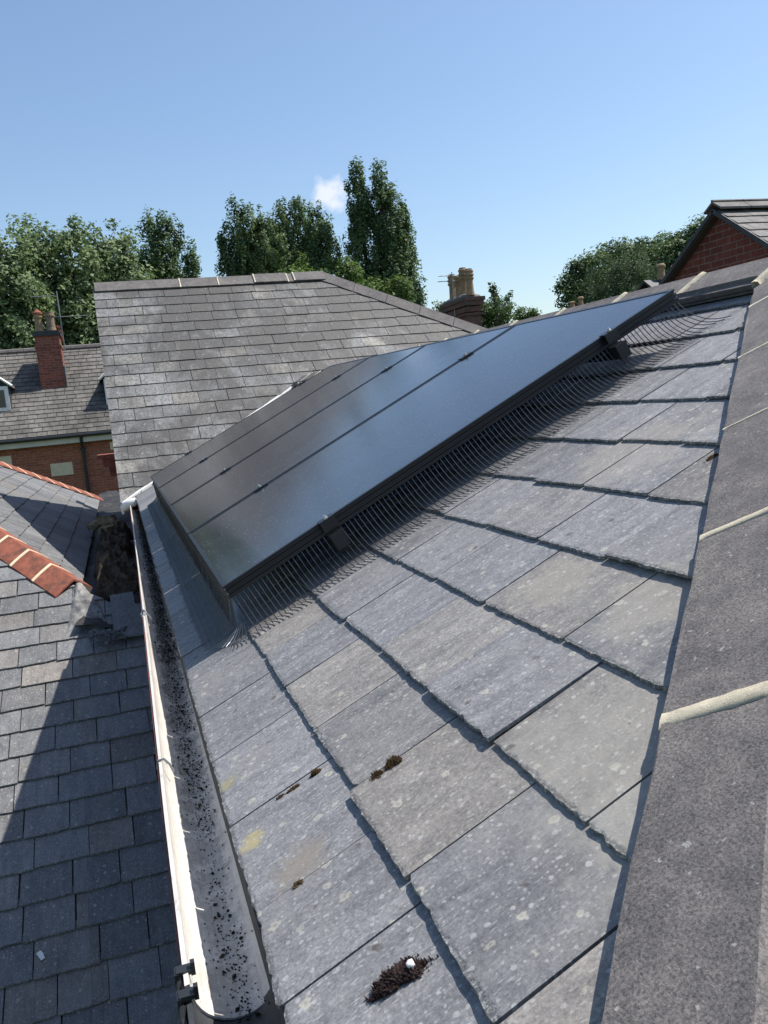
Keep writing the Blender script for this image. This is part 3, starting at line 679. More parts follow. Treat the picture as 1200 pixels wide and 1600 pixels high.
# bottom edge
bot = empty('bird_guard_mesh', 'dark fine wire mesh skirting the shaded lower edge of the panels above the gutter', 'wire mesh', AP(2, -.1, -.08), 'bird guards round the panels')
def bp(s, f, wob=0):
    hh = -.127-.0113*s+.010   # the slates fall away under the array's far end
    C = [(.002, -.034), (-.012, -.050), (-.030, hh*.80-.004), (-.062, hh+.008), (-.095, hh+.004), (-.125, hh+.003)]
    x = f*(len(C)-1); i = min(int(x), len(C)-2); a = x-i
    p = [C[i][j]*(1-a)+C[i+1][j]*a for j in range(2)]
    return AP(s, p[0]+wob*f, p[1])
nb_ = MB(); 
for k in range(290):
    s_ = .004+k*(SN-.01)/289; wob = random.gauss(0, .003); nb_.tube([bp(s_+random.gauss(0, .0004), j/7, wob) for j in range(8)], .00115, 4)
for k in range(11):   # the mesh wraps the corner as a fan
    a = k/11*math.pi/2; 
    P_ = []
    for j in range(8):
        f = j/7; q1 = bp(0, f)-AP(0, 0, 0); q2 = sp(0, f)-AP(0, 0, 0)
        n_ = q1.dot(AN)*math.cos(a)**2+q2.dot(AN)*math.sin(a)**2
        ra = abs(q1.dot(AT))*(math.cos(a)**2)+abs(q2.dot(AS))*(math.sin(a)**2)
        P_.append(AP(.006-ra*.85*math.sin(a), .006-ra*.85*math.cos(a), n_))
    nb_.tube(P_, .00115, 4)
at(nb_.build('bars', M_wire), bot)
nb_ = MB()
for f_ in (.1, .2, .3, .4, .5, .6, .7, .8, .9): nb_.tube([bp(s_, f_) for s_ in np.linspace(0, SN, 70)], .0008, 4)
at(nb_.build('cross_wires', M_wire), bot)

# ================================================================== moss, lichen lumps and scraps on the slates
def clump(name, s, t, rs, rt, hh, n, mat, label, rot=0, size=.003, base=-.0015, grp=None):
    b = MB(); ph = random.random()*6
    for k in range(n*2):
        a = random.random()*6.283; r = math.sqrt(random.random())*(.78+.17*math.sin(a*3+ph)+.12*math.sin(a*7+ph*2)); 
        if random.random() < .05: r *= random.uniform(1.1, 1.5)
        u, v = r*math.cos(a), r*math.sin(a)
        uu, vv = u*rs*math.cos(rot)-v*rt*math.sin(rot), u*rs*math.sin(rot)+v*rt*math.cos(rot)
        h = hh*math.sqrt(max(.03, 1-min(1, r*r)))*random.uniform(.35, 1.05)*(.75+.25*math.sin(u*5+ph)*math.cos(v*6))
        p = M(s+uu, t+vv, base-.002); tip = p+NM*(h+.002)+Vector((random.gauss(0, .3), random.gauss(0, .3), random.gauss(0, .1)))*h
        q_ = size*random.uniform(.35, .95); b.tube([p, (p+tip)/2+Vector((random.gauss(0, .1), random.gauss(0, .1), 0))*h, tip], [q_*.8, q_, q_*.3], 4)
    return tag(b.build(name, mat, None, True), label, 'moss', grp)
clump('moss_clump', .742, -.073, .016, .038, .013, 1300, M_moss2, 'largest spiky dark moss clump with a white fleck, near the bottom of the slates', .12, .0016)
b = MB(); b.lathe(M(.736, -.054, .012), [(.0040, -.008), (.0046, -.002), (.0030, -.0012), (.0008, -.001)], 6, Matrix((YY, D2, NM)).transposed()); tag(b.build('white_fleck', M_white, None, True), 'small white dropping on the largest dark moss clump', 'bird dropping')
clump('moss_clump', 1.091, .058, .014, .018, .012, 420, M_moss, 'rounded brown moss clump, upper of the touching pair in a slate joint', 0, .0017, grp='moss clumps on the slates')
clump('moss_clump', 1.089, .030, .011, .015, .010, 300, M_moss, 'rounded brown moss clump, lower of the touching pair in a slate joint', 0, .0017, grp='moss clumps on the slates')
clump('moss_clump', 1.217, -.042, .006, .011, .007, 110, M_moss, 'small dark moss clump at the upper end of a short row beside the gutter', 0, .0014, grp='moss clumps on the slates')
clump('moss_clump', 1.217, -.083, .004, .015, .005, 90, M_moss, 'thin brown moss strip in the middle of the row beside the gutter', 0, .0013, grp='moss clumps on the slates')
clump('moss_clump', 1.219, -.106, .004, .010, .005, 60, M_moss, 'tiny brown moss strip at the gutter end of the row', 0, .0013, grp='moss clumps on the slates')
clump('moss_clump', .990, -.130, .007, .010, .007, 110, M_moss, 'small moss tuft in the joint below the sandy stain', 0, .0015, grp='moss clumps on the slates')
clump('moss_clump', 1.30, .866, .010, .018, .003, 90, M_moss, 'flat dark moss patch beside the hip tiles high on the roof', 0, .0013, grp='moss clumps on the slates')
clump('moss_clump', .895, .385, .006, .008, .003, 90, M_moss2, 'low dark moss tuft on the lower edge of a slate close to the hip tiles', 0, .0015, grp='moss clumps on the slates')

# ================================================================== low annex with red hip tiles
annex = empty('low_slate_annex', 'lower slate roof with red hip tiles, half in shadow left of the white gutter', 'annex roof', (-3, 8, ZG))
def ap_(b, name, mat, smooth=False): return at(b.build(name, mat, None, smooth), annex)
a26 = R(26); N2 = Vector((0, -math.sin(a26), math.cos(a26))); U2 = Vector((0, math.cos(a26), math.sin(a26))); O2 = -N2*4.1
O2 = O2+U2*((2.4-O2.y)/U2.y)            # the annex's own eave at y = 2.4
def F2(u, v, h=0): return O2+Vector((u, 0, 0))+U2*v+N2*h
CN = Vector((-.447, 6.82, -1.236)); vC = (CN-O2).dot(U2)
hd = Vector((-1, 1.3309, .6491))        # near hip, plan direction
va = (1.3309)/math.cos(a26)              # dv per -du along the hip
b = MB(); vt = (6.30-2.4)/math.cos(a26)
nrow = int((vC+4.2)/.205)
rows = [.205]*nrow
# right part (u > CN.x) stops at vt ; left part is bounded by the hip
def clipped(bb):
    slate_field(bb, F2, 0, rows, (-6.5, .10), .275, {}, [], K=6, jit=.0030, h0=.021, h1=.006, th=.008, gap=.006, wj=.2, alts=[[(-1, 0, .45), (-va, -1, -(vC+va*CN.x))], [(1, 0, -.45), (-1.0, -1, -(vt+.12))]])
clipped(b); ap_(b, 'near_slope_slates', M_low)
AX = CN+hd*3.05
b = MB(); dz = Vector((0, 0, -.012))
b.prism([F2(.10, 0, -.004), F2(.10, vt, -.004), F2(-.25, vt, -.004), CN+dz, AX+dz, Vector((-9, AX.y, AX.z))+dz, F2(-9, 0, -.004)], (0, 0, -.05))
# right slope E: its eave runs away beside the wall
NEp = math.atan(.6491); cE, sE = math.cos(NEp), math.sin(NEp)
def E_(u, v, h=0): return CN+Vector((-cE*v-sE*-h if False else -cE*v+sE*h, u, sE*v+cE*h))
YE = AX.y-CN.y
far = Vector((CN.x, CN.y+2*YE, CN.z))
b.prism([CN+dz, far+dz, AX+dz], (0, 0, -.05))
b.prism([far+dz, Vector((-9, far.y, CN.z))+dz, Vector((-9, AX.y, AX.z))+dz, AX+dz], (0, 0, -.05))
ap_(b, 'roof_deck', M_deck)
b = MB(); hv = 1.3309/ (1/cE)            # du per dv on E
kk = 1.3309*cE
slate_field(b, E_, -.03, [.205]*17, (-.1, 2*YE+.1), .275, {}, [(1, -kk, 0), (-1, -kk, -2*YE)], K=3, jit=.003, h0=.02, h1=.006, th=.007, gap=.005)
ap_(b, 'right_slope_slates', M_low)
b = MB(); b.prism([(-8.8, 2.6, -3.5), (.09, 2.6, -3.5), (.09, 6.2, -1.72), (-.45, 6.9, -1.36), (-.45, far.y-.1, -1.36), (-8.8, far.y-.1, -1.36)], (0, 0, -4.6)); ap_(b, 'wall', M_brickW)
def redtiles(A_, d_, n_, step, wl, wr):
    for k in range(n_):
        P = A_+d_*(step*k); Q = A_+d_*(step*(k+1)-.006)
        ax = (Q-P).normalized(); b = MB(); K = 8; th = .014
        for i in range(5):
            X = P+(Q-P)*i/4; 
            pts = []
            for j in range(K+1):
                f_ = j/K*2-1; side_ = wl if f_ < 0 else wr; a_ = abs(f_)
                pts.append(X+side_*a_+Vector((0, 0, .018*(1-a_*a_))))
            inn = [p+Vector((0, 0, -th)) for p in pts][::-1]
            b.v += [tuple(p) for p in pts+inn]
        m_ = 2*(K+1)
        for i in range(4):
            for j in range(m_): j2 = (j+1) % m_; b.f.append([i*m_+j, i*m_+j2, (i+1)*m_+j2, (i+1)*m_+j]); b.uv += [(0, 0)]*4
        b.f.append(list(range(m_))); b.uv += [(0, 0)]*m_; b.f.append([4*m_+j for j in range(m_)][::-1]); b.uv += [(0, 0)]*m_
        o = ap_(b, 'red_hip_tile', M_red)
        if k:
            b = MB(); 
            pts = []
            for j in range(K+1):
                f_ = j/K*2-1; side_ = wl if f_ < 0 else wr; a_ = abs(f_); X = P+side_*a_*1.01+Vector((0, 0, .018*(1-a_*a_)+.003))
                pts.append(X)
            for j in range(K): b.prism([pts[j]-ax*.013, pts[j]+ax*.013, pts[j+1]+ax*.013, pts[j+1]-ax*.013], (0, 0, -.01))
            child(b.build('mortar_joint', M_stone), o)
hdn = hd.normalized()
redtiles(CN+Vector((0, 0, .05))+hdn*.02, hdn, 17, .30, Vector((-.14, -.115, -.075)), Vector((.12, .11, -.085)))
hf = Vector((-1, -1.3309, .6491)).normalized()
redtiles(far+Vector((0, 0, .05))+hf*.02, hf, 17, .30, Vector((.12, -.11, -.085)), Vector((-.14, .115, -.075)))
# box gutter between the annex and our wall
b = MB(); nx, ny = 10, 90
for j in range(ny+1):
    for i in range(nx+1):
        y = 6.28+(16.9-6.28)*j/ny; x = -.46+.60*i/nx
        e_ = max(0, 1-(y-6.28)/1.1)
        z = -1.30-.20*e_*(1-max(0, min(1, (-.20-x)/.25))*.55)+.035*math.sin(x*9+y*2.1)*math.sin(y*5.7)+random.gauss(0, .008)
        z += .10*math.exp(-((x+.02)/.13)**2)*math.exp(-((y-8.3)/1.3)**2)
        b.v.append((x, y, z))
for j in range(ny):
    for i in range(nx): a_ = j*(nx+1)+i; b.f.append([a_, a_+1, a_+nx+2, a_+nx+1]); b.uv += [(0, 0)]*4
ap_(b, 'box_gutter', M_bitu, True)
b = MB(); nx, ny = 26, 34
zF = lambda y: O2.z+(y-O2.y)*math.tan(a26)
for j in range(ny+1):
    for i in range(nx+1):
        fx, fy = i/nx, j/ny; lo = 6.17+.10*math.sin(fx*3.1+.6)+.03*math.sin(fx*19); hi = 6.98-.42*fx; x = -.57+.12*fy*(1-fx)+(.40-.10*fy)*fx
        y = lo+(hi-lo)*fy; ed = min(1, 7*fx, 7*(1-fx), 6*fy, 6*(1-fy)); k_ = max(0, 1-abs(fx-.22)/.30)
        b.v.append((x+random.gauss(0, .002), y+random.gauss(0, .003), zF(y)-.004+.030*ed+.03*k_*ed*fy+random.gauss(0, .0035)*ed+.006*math.sin(x*60+y*31)*ed))
for j in range(ny):
    for i in range(nx): a_ = j*(nx+1)+i; b.f.append([a_, a_+1, a_+nx+2, a_+nx+1]); b.uv += [(0, 0)]*4
ap_(b, 'mortar_saddle', M_saddle, True)
b = MB()
for k in range(60):
    x = -.38+random.random()*.26; p = Vector((x, 6.16+random.gauss(0, .03), 0)); p.z = -1.50+(p.y-6.16)*.487+.02; b.box(p, (random.uniform(.01, .05), random.uniform(.01, .03), .012), Matrix.Rotation(random.random()*3, 3, 'Z'))
ap_(b, 'crumbled_mortar', M_lead)
b = MB(); nx, ny = 14, 60
for j in range(ny+1):
    for i in range(nx+1):
        fx, fy = i/nx, j/ny; x = -.34+.36*fx+.02*math.sin(fy*17); y = 6.85+3.5*fy; ed = min(1, 5*fx, 5*(1-fx), 6*fy, 6*(1-fy))
        b.v.append((x+random.gauss(0, .004), y+random.gauss(0, .01), -1.36+.24*ed**.6+.03*math.sin(x*40)*math.sin(y*9)+random.gauss(0, .014)))
for j in range(ny):
    for i in range(nx): a_ = j*(nx+1)+i; b.f.append([a_, a_+1, a_+nx+2, a_+nx+1]); b.uv += [(0, 0)]*4
ap_(b, 'mossy_masonry', plain('mossy masonry', (.11, .085, .060), .95, .15, .6, 16, 1., ((.30, .24, .17), .6), bd=.03))
b = MB(); 
for k in range(26): b.box((-.24+random.gauss(0, .045), 9.9+random.gauss(0, .30), -1.10+random.gauss(0, .02)), (random.uniform(.05, .11), random.uniform(.1, .3), .06), Matrix.Rotation(random.gauss(0, .3), 3, 'Z')@Matrix.Rotation(random.gauss(0, .12), 3, 'X'))  # tan boxes forming a paler patch on the dark mound
ap_(b, 'tan_blocks', plain('tan blocks', (.42, .33, .20), .95, .15, .35, 20, 1., ((.12, .09, .06), .7), bd=.02))
def loose(cx, cy, wx, wy, z, tilt, lab_):
    b = MB(); Mx = Matrix.Rotation(tilt, 3, 'X')@Matrix.Rotation(.03, 3, 'Z'); n_ = 6; pts = []
    for (x0, y0), (x1, y1) in zip([(-1, -1), (1, -1), (1, 1), (-1, 1)], [(1, -1), (1, 1), (-1, 1), (-1, -1)]):
        for k in range(n_): f_ = k/n_; pts.append(Vector(((x0+(x1-x0)*f_)*wx/2+random.gauss(0, .002), (y0+(y1-y0)*f_)*wy/2+random.gauss(0, .002), .004)))
    b.prism([Vector((cx, cy, z))+Mx@p for p in pts], [Vector((cx, cy, z))+Mx@(p-Vector((0, 0, .008))) for p in pts], [(p.x+.2, p.y+.2) for p in pts])
    tag(b.build('loose_slate', M_low), lab_, 'slate', 'loose slates by the box gutter')
loose(-.075, 6.28, .25, .36, -1.43, a26, 'larger loose grey slate lying at the near end of the dark box gutter')
loose(-.12, 6.50, .17, .20, -1.325, a26, 'smaller loose grey slate lying just behind the larger one by the box gutter')
b = MB(); Mx = Matrix.Rotation(a26, 3, 'X')@Matrix.Rotation(.5, 3, 'Z'); b.box((-.674, 4.142, -2.512), (.020, .048, .006), Mx); b.box((-.670, 4.150, -2.508), (.012, .03, .006), Mx)
tag(b.build('paper_scrap', M_white), 'small white scrap lying on the shaded lower slates', 'scrap')

# ================================================================== brick house at the left, far behind
LY = 25.; EZ = -.17; tL = .78; LD = 3.1
bh = empty('brick_house', 'orange brick house with weathered slate roof behind the annex at the left', 'house', (-2.5, LY+LD, ZG))
def bp_(b, name, mat, smooth=False): return at(b.build(name, mat, None, smooth), bh)
b = MB(); b.prism([(-8, LY, EZ-.22), (4, LY, EZ-.22), (4, LY+2*LD, EZ-.22), (-8, LY+2*LD, EZ-.22)], (0, 0, ZG-EZ+.22))
bp_(b, 'wall', M_brickL)
aL = math.atan(tL); OL = Vector((-8.2, LY-.22, EZ)); UL = Vector((0, math.cos(aL), math.sin(aL))); NL = Vector((0, -math.sin(aL), math.cos(aL)))
def FL(u, v, h=0): return OL+Vector((u, 0, 0))+UL*v+NL*h
VL = (LD+.22)/math.cos(aL)
b = MB(); slate_field(b, FL, 0, [.2]*int(VL/.2), (3.6, 12.4), .26, {}, [], K=1, jit=.003, h0=.03, h1=.008, th=.012, gap=.01, L=.05)
bp_(b, 'roof', M_farL)
ZR = EZ+tL*(LD+.22)
b = MB(); b.prism([(-8.2, LY-.2, EZ-.03), (4.2, LY-.2, EZ-.03), (4.2, LY+LD, ZR-.03), (-8.2, LY+LD, ZR-.03)], (0, 0, -.08)); b.prism([(-8.2, LY+LD, ZR-.03), (4.2, LY+LD, ZR-.03), (4.2, LY+2*LD+.2, EZ-.03), (-8.2, LY+2*LD+.2, EZ-.03)], (0, 0, -.08))
bp_(b, 'roof_deck', M_deck)
b = MB()
for k in range(28): b.tube([(-8.2+k*.45, LY+LD, ZR+.01), (-8.2+k*.45+.44, LY+LD, ZR+.01)], .10, 8)
bp_(b, 'ridge', M_tile)
b = MB(); b.box((-2, LY-.15, EZ-.17), (12.3, .12, .16)); b.box((-2, LY-.05, EZ-.14), (12.3, .2, .08)); bp_(b, 'fascia', M_fascia)
b = MB(); b.tube([(-8.1, LY-.28, EZ-.05), (4.1, LY-.28, EZ-.05)], .055, 8); bp_(b, 'gutter', M_black)
b = MB(); b.tube([(-.95, LY-.28, EZ-.06), (-.95, LY-.20, EZ-.25), (-.95, LY-.07, EZ-.42), (-.95, LY-.07, ZG)], .045, 8)
for z in (-.62, -2.4, -4.2): b.box((-.95, LY-.05, z), (.16, .06, .05))
bp_(b, 'drainpipe', M_black)
for (x0, x1, z0, z1) in ((-1.86, -1.28, -1.29, -.94), (-3.3, -2.82, -.86, -.60), (-.22, .10, -.72, -.50)):
    b = MB(); b.box(((x0+x1)/2, LY-.005, (z0+z1)/2), (x1-x0, .03, z1-z0)); bp_(b, 'stone_panel', M_stone)
# windows lower down and to the left (partly seen)
b = MB(); b.box((-3.2, LY-.01, -1.6), (.9, .05, 1.2)); wl_ = bp_(b, 'window', M_white)
b = MB(); b.box((-3.2, LY-.04, -1.6), (.78, .02, 1.06)); child(b.build('pane', M_glassw), wl_)
# chimney on the near slope
cb_ = MB(); cx0, cx1, cy0, cy1 = -1.90, -1.22, 26.50, 27.55
cb_.box(((cx0+cx1)/2, (cy0+cy1)/2, 1.35), (cx1-cx0, cy1-cy0, 2.0)); cb_.box(((cx0+cx1)/2+.0, (cy0+cy1)/2, 2.38), (cx1-cx0+.05, cy1-cy0+.05, .06)); cb_.box(((cx0+cx1)/2, (cy0+cy1)/2, 2.55), (cx1-cx0-.02, cy1-cy0-.02, .30))
cho = bp_(cb_, 'chimney', M_brickC)
b = MB(); b.box(((cx0+cx1)/2, (cy0+cy1)/2, 2.735), (cx1-cx0+.08, cy1-cy0+.08, .07)); b.box(((cx0+cx1)/2, (cy0+cy1)/2, 2.80), (cx1-cx0+.02, cy1-cy0+.02, .08)); child(b.build('capping', M_dgut), cho)
b = MB(); zf = 1.0
b.box(((cx0+cx1)/2, cy0-.02, 1.02), (cx1-cx0+.16, .03, .16)); b.box((cx1+.02, (cy0+cy1)/2-.2, 1.45), (.03, .7, .7), Matrix.Rotation(0, 3, 'X')); child(b.build('flashing', M_lead), cho)
for x, y_, h_, r0, mt in ((-1.74, 26.75, .52, .125, M_pot), (-1.42, 26.75, .55, .145, M_potg)):
    b = MB(); b.lathe((x, y_, 2.83), [(r0*1.05, 0), (r0*.86, .12), (r0*.8, h_*.75), (r0*1.0, h_*.8), (r0*1.0, h_*.88), (r0*.88, h_*.9), (r0*.9, h_)], 14)
    o = b.build('chimney_pot', mt); child(o, cho)
b = MB(); b.lathe((-1.74, 26.75, 3.34), [(.14, 0), (.14, .05), (.05, .12), (.02, .15)], 12); child(b.build('pot_cap', M_red), cho)
b = MB(); b.lathe((-1.27, 27.3, 2.6), [(.10, 0), (.09, .35), (.11, .37), (.11, .43), (.08, .44)], 12); child(b.build('chimney_pot', M_red), cho)
# dormers
def dormer(cx, y0, w_, zt):
    # gabled dormer, front at y0 facing the camera
    z0 = EZ+tL*(y0-LY+.22); b = MB(); ym = lambda z: LY-.22+(z-EZ)/tL
    zs = zt-w_*.42
    b.prism([(cx-w_/2, y0, z0), (cx+w_/2, y0, z0), (cx+w_/2, y0, zs), (cx, y0, zt), (cx-w_/2, y0, zs)][::-1], (0, 2.2, 0)); o = bp_(b, 'dormer', M_dgut)
    b = MB(); h_ = .06
    for sg in (-1, 1):
        b.prism([(cx, y0-.12, zt+h_), (cx+sg*(w_/2+.1), y0-.12, zs-.08+h_), (cx+sg*(w_/2+.1), ym(zs), zs-.08+h_), (cx, ym(zt)+.1, zt+h_)], (0, 0, -.05))
    child(b.build('dormer_roof', M_farL), o)
    b = MB(); b.box((cx, y0-.03, (z0+zs)/2), (w_-.04, .05, zs-z0-.02)); b.tube([(cx, y0-.14, zt+h_), (cx, ym(zt), zt+h_)], .05, 6)
    for sg in (-1, 1): b.tube([(cx, y0-.13, zt+h_), (cx+sg*(w_/2+.1), y0-.13, zs-.08+h_)], .04, 6)
    child(b.build('white_trim', M_white), o)
    b = MB(); b.box((cx, y0-.06, (z0+zs)/2), (w_-.26, .02, zs-z0-.22)); child(b.build('window_pane', M_glassw), o)
dormer(.62, 25.7, 1.6, 1.98); dormer(-3.5, 25.8, 1.6, 2.0)
# aerials beside it
def aerial(name, lab_, base, h, bars, r=.012, arm=None, cat='aerial', group=None):
    e_ = empty(name, lab_, cat, base, group); base = Vector(base); b = MB(); b.tube([base, base+Vector((0, 0, h))], r*1.4, 6); at(b.build('mast', M_metal), e_)
    for (z, x0, x1, els, el) in bars:
        b = MB(); b.tube([base+Vector((x0, 0, z)), base+Vector((x1, 0, z))], r, 5)
        for k in range(els):
            x = x0+(x1-x0)*(k+.5)/els; b.tube([base+Vector((x, -el, z)), base+Vector((x, el, z))], r*.6, 4)
        at(b.build('antenna_boom', M_metal), e_)
    return e_
aerial('tv_aerial', 'tall thin grey aerial with two long booms beside the left chimney', (-1.15, 27.25, 2.3), 1.75, [(1.62, -.72, .0, 7, .12), (1.0, -.18, .80, 8, .12)])

# ================================================================== old stack with four pots behind the ridge
st = empty('chimney_house', 'sooty brick chimney with four buff pots rising behind the ridge', 'chimney', (7.9, 18.5, ZG))
def sp_(b, name, mat, par=None):
    o = b.build(name, mat); return at(o, st) if par is None else child(o, par)
x0, x1, y0, y1 = 7.76, 8.10, 17.6, 18.9
b = MB(); b.box(((x0+x1)/2, (y0+y1)/2, -1.9), (x1-x0, y1-y0, 7.2)); b.box(((x0+x1)/2, (y0+y1)/2, 1.68), (x1-x0+.10, y1-y0+.08, .05)); b.box(((x0+x1)/2, (y0+y1)/2, 1.79), (x1-x0+.03, y1-y0+.03, .12))
b.box(((x0+x1)/2, (y0+y1)/2, 1.92), (x1-x0+.12, y1-y0+.12, .10)); b.box(((x0+x1)/2, (y0+y1)/2, 2.01), (x1-x0+.18, y1-y0+.18, .08)); stk = sp_(b, 'stack', M_brickO)
b = MB(); b.lathe(((x0+x1)/2, (y0+y1)/2, 2.05), [(.50, 0), (.46, .05), (.32, .10)], 4, Matrix.Diagonal((.62, 1.75, 1))@Matrix.Rotation(R(45), 3, 'Z')); sp_(b, 'flaunching', M_tile, stk)
for x, y_, h_ in ((7.93, 18.72, .62), (7.95, 18.40, .54), (7.93, 18.06, .66), (7.93, 17.72, .58)):
    b = MB(); r0 = .088; zz = 2.1; z1 = h_
    b.lathe((x, y_, zz), [(r0*1.15, 0), (r0*.95, .1), (r0*.85, z1*.55), (r0*1.05, z1*.60), (r0*1.2, z1*.62), (r0*1.2, z1*.66), (r0*1.0, z1*.68), (r0*1.0, z1*.72), (r0*1.22, z1*.74), (r0*1.22, z1*.79), (r0*1.0, z1*.81), (r0*1.0, z1*.86), (r0*1.15, z1*.88), (r0*1.15, z1*.93), (r0*.9, z1*.95), (r0*.86, z1)], 16); sp_(b, 'chimney_pot', M_pot, stk)
b = MB(); b.box((9.5, 20, -5.1), (7, 6, 4.8)); sp_(b, 'wall', M_brickW)
b = MB(); b.prism([(5.9, 16.9, -2.6), (13.1, 16.9, -2.6), (13.1, 20, -.7), (5.9, 20, -.7)], (0, 0, -.1)); b.prism([(5.9, 20, -.7), (13.1, 20, -.7), (13.1, 23.1, -2.6), (5.9, 23.1, -2.6)], (0, 0, -.1)); sp_(b, 'roof', M_farG)
aerial('tv_aerial', 'small grey aerial pointing left above the four pot chimney', (7.72, 18.2, 1.6), 1.10, [(1.02, -.34, .05, 3, .08), (.90, -.36, .05, 3, .08)], .008)

# ================================================================== gabled brick house at the right
gh = empty('gabled_brick_house', 'red brick gable with slate roof and dark bargeboard at the right edge', 'house', (10, 8.65, ZG))
def gp(b, name, mat): return at(b.build(name, mat), gh)
GX, GY, GZ, tG = 7.2, 8.65, 1.84, .66; HW = 3.2
b = MB(); b.prism([(GX, GY, GZ-.05), (GX, GY-HW, GZ-.05-HW*tG), (GX, GY-HW, ZG), (GX, GY+HW, ZG), (GX, GY+HW, GZ-.05-HW*tG)], (.24, 0, 0))
b.prism([(GX+.25, GY-HW, GZ-.1-HW*tG), (16, GY-HW, GZ-.1-HW*tG), (16, GY+HW, GZ-.1-HW*tG), (GX+.25, GY+HW, GZ-.1-HW*tG)], (0, 0, -3.5)); gp(b, 'gable_wall', M_brickG)
for sg in (-1, 1):
    UG = Vector((0, -sg, tG)).normalized() if False else Vector((0, -sg*1.0, tG)).normalized(); NG = Vector((0, sg*tG, 1)).normalized()
    OG = Vector((GX-.10, GY+sg*(HW+.2), GZ+.02-(HW+.2)*tG))
    VG = (HW+.2)*math.sqrt(1+tG*tG)
    def PG(u, v, h=0, OG=OG, UG=UG, NG=NG): return OG+Vector((u, 0, 0))+UG*v+NG*h
    b = MB(); slate_field(b, PG, 0, [.2]*int(VG/.2), (0, 6.), .26, {}, [(1, 0, 0)], K=2, jit=.002, h0=.024, h1=.008, th=.009, gap=.006); gp(b, 'roof_slates', M_farG)
    b = MB(); b.prism([PG(.0, 0, -.002), PG(8.8, 0, -.002), PG(8.8, VG, -.002), PG(0, VG, -.002)], tuple(-NG*.05)); gp(b, 'roof_deck', M_deck)
    b = MB(); b.prism([PG(-.02, 0, .012), PG(.02, 0, .012), PG(.02, VG, .012), PG(-.02, VG, .012)], tuple(-NG*.05)); gp(b, 'bargeboard', M_dgut)
for k in range(14):
    b = MB(); xa, xb = GX-.12+k*.45, GX-.12+k*.45+.44
    for sg in (-1, 1): b.prism([(xa, GY, GZ+.11), (xb, GY, GZ+.11), (xb, GY+sg*.15, GZ+.02), (xa, GY+sg*.15, GZ+.02)], (0, 0, -.025))
    b.tube([(xa, GY, GZ+.115), (xb, GY, GZ+.115)], .018, 6); gp(b, 'ridge_tile', M_tile)
# distant roofs with pots among the right-hand trees
def cottage(cx, y, zr, w_, potlist, lab_, zs):
    e_ = empty('distant_house', lab_, 'house', (cx, y+3, ZG)); 
    b = MB(); b.box((cx, y+3, (ZG+zr-2)/2), (w_, 6, zr-2-ZG)); at(b.build('wall', M_brickW), e_)
    b = MB(); b.prism([(cx-w_/2, y-.2, zr-2.1), (cx+w_/2, y-.2, zr-2.1), (cx+w_/2, y+3, zr), (cx-w_/2, y+3, zr)], (0, 0, -.1)); b.prism([(cx-w_/2, y+3, zr), (cx+w_/2, y+3, zr), (cx+w_/2, y+6.2, zr-2.1), (cx-w_/2, y+6.2, zr-2.1)], (0, 0, -.1)); at(b.build('roof', M_dgut), e_)
    px = [p[0] for p in potlist]
    b = MB(); b.box(((min(px)+max(px))/2, y+3, zs-1.5), (max(px)-min(px)+.5, .6, 3.0)); ch = at(b.build('chimney', M_brickO), e_)
    for x, h_, r0 in potlist:
        b = MB(); b.lathe((x, y+3, zs), [(r0*1.1, 0), (r0*.9, h_*.7), (r0*1.25, h_*.78), (r0*1.25, h_*.88), (r0*.8, h_)], 12); child(b.build('chimney_pot', M_pot), ch)
cottage(19.5, 28, 1.6, 7, [(18.35, .24, .10), (18.75, .42, .10)], 'distant chimney with two small pots just above the ridge, before the right trees', 2.95)
cottage(23.6, 27, 3.75, 5, [(21.95, .66, .15), (22.65, .60, .16)], 'distant dark roof with two pots beside the red brick gable', 3.72)

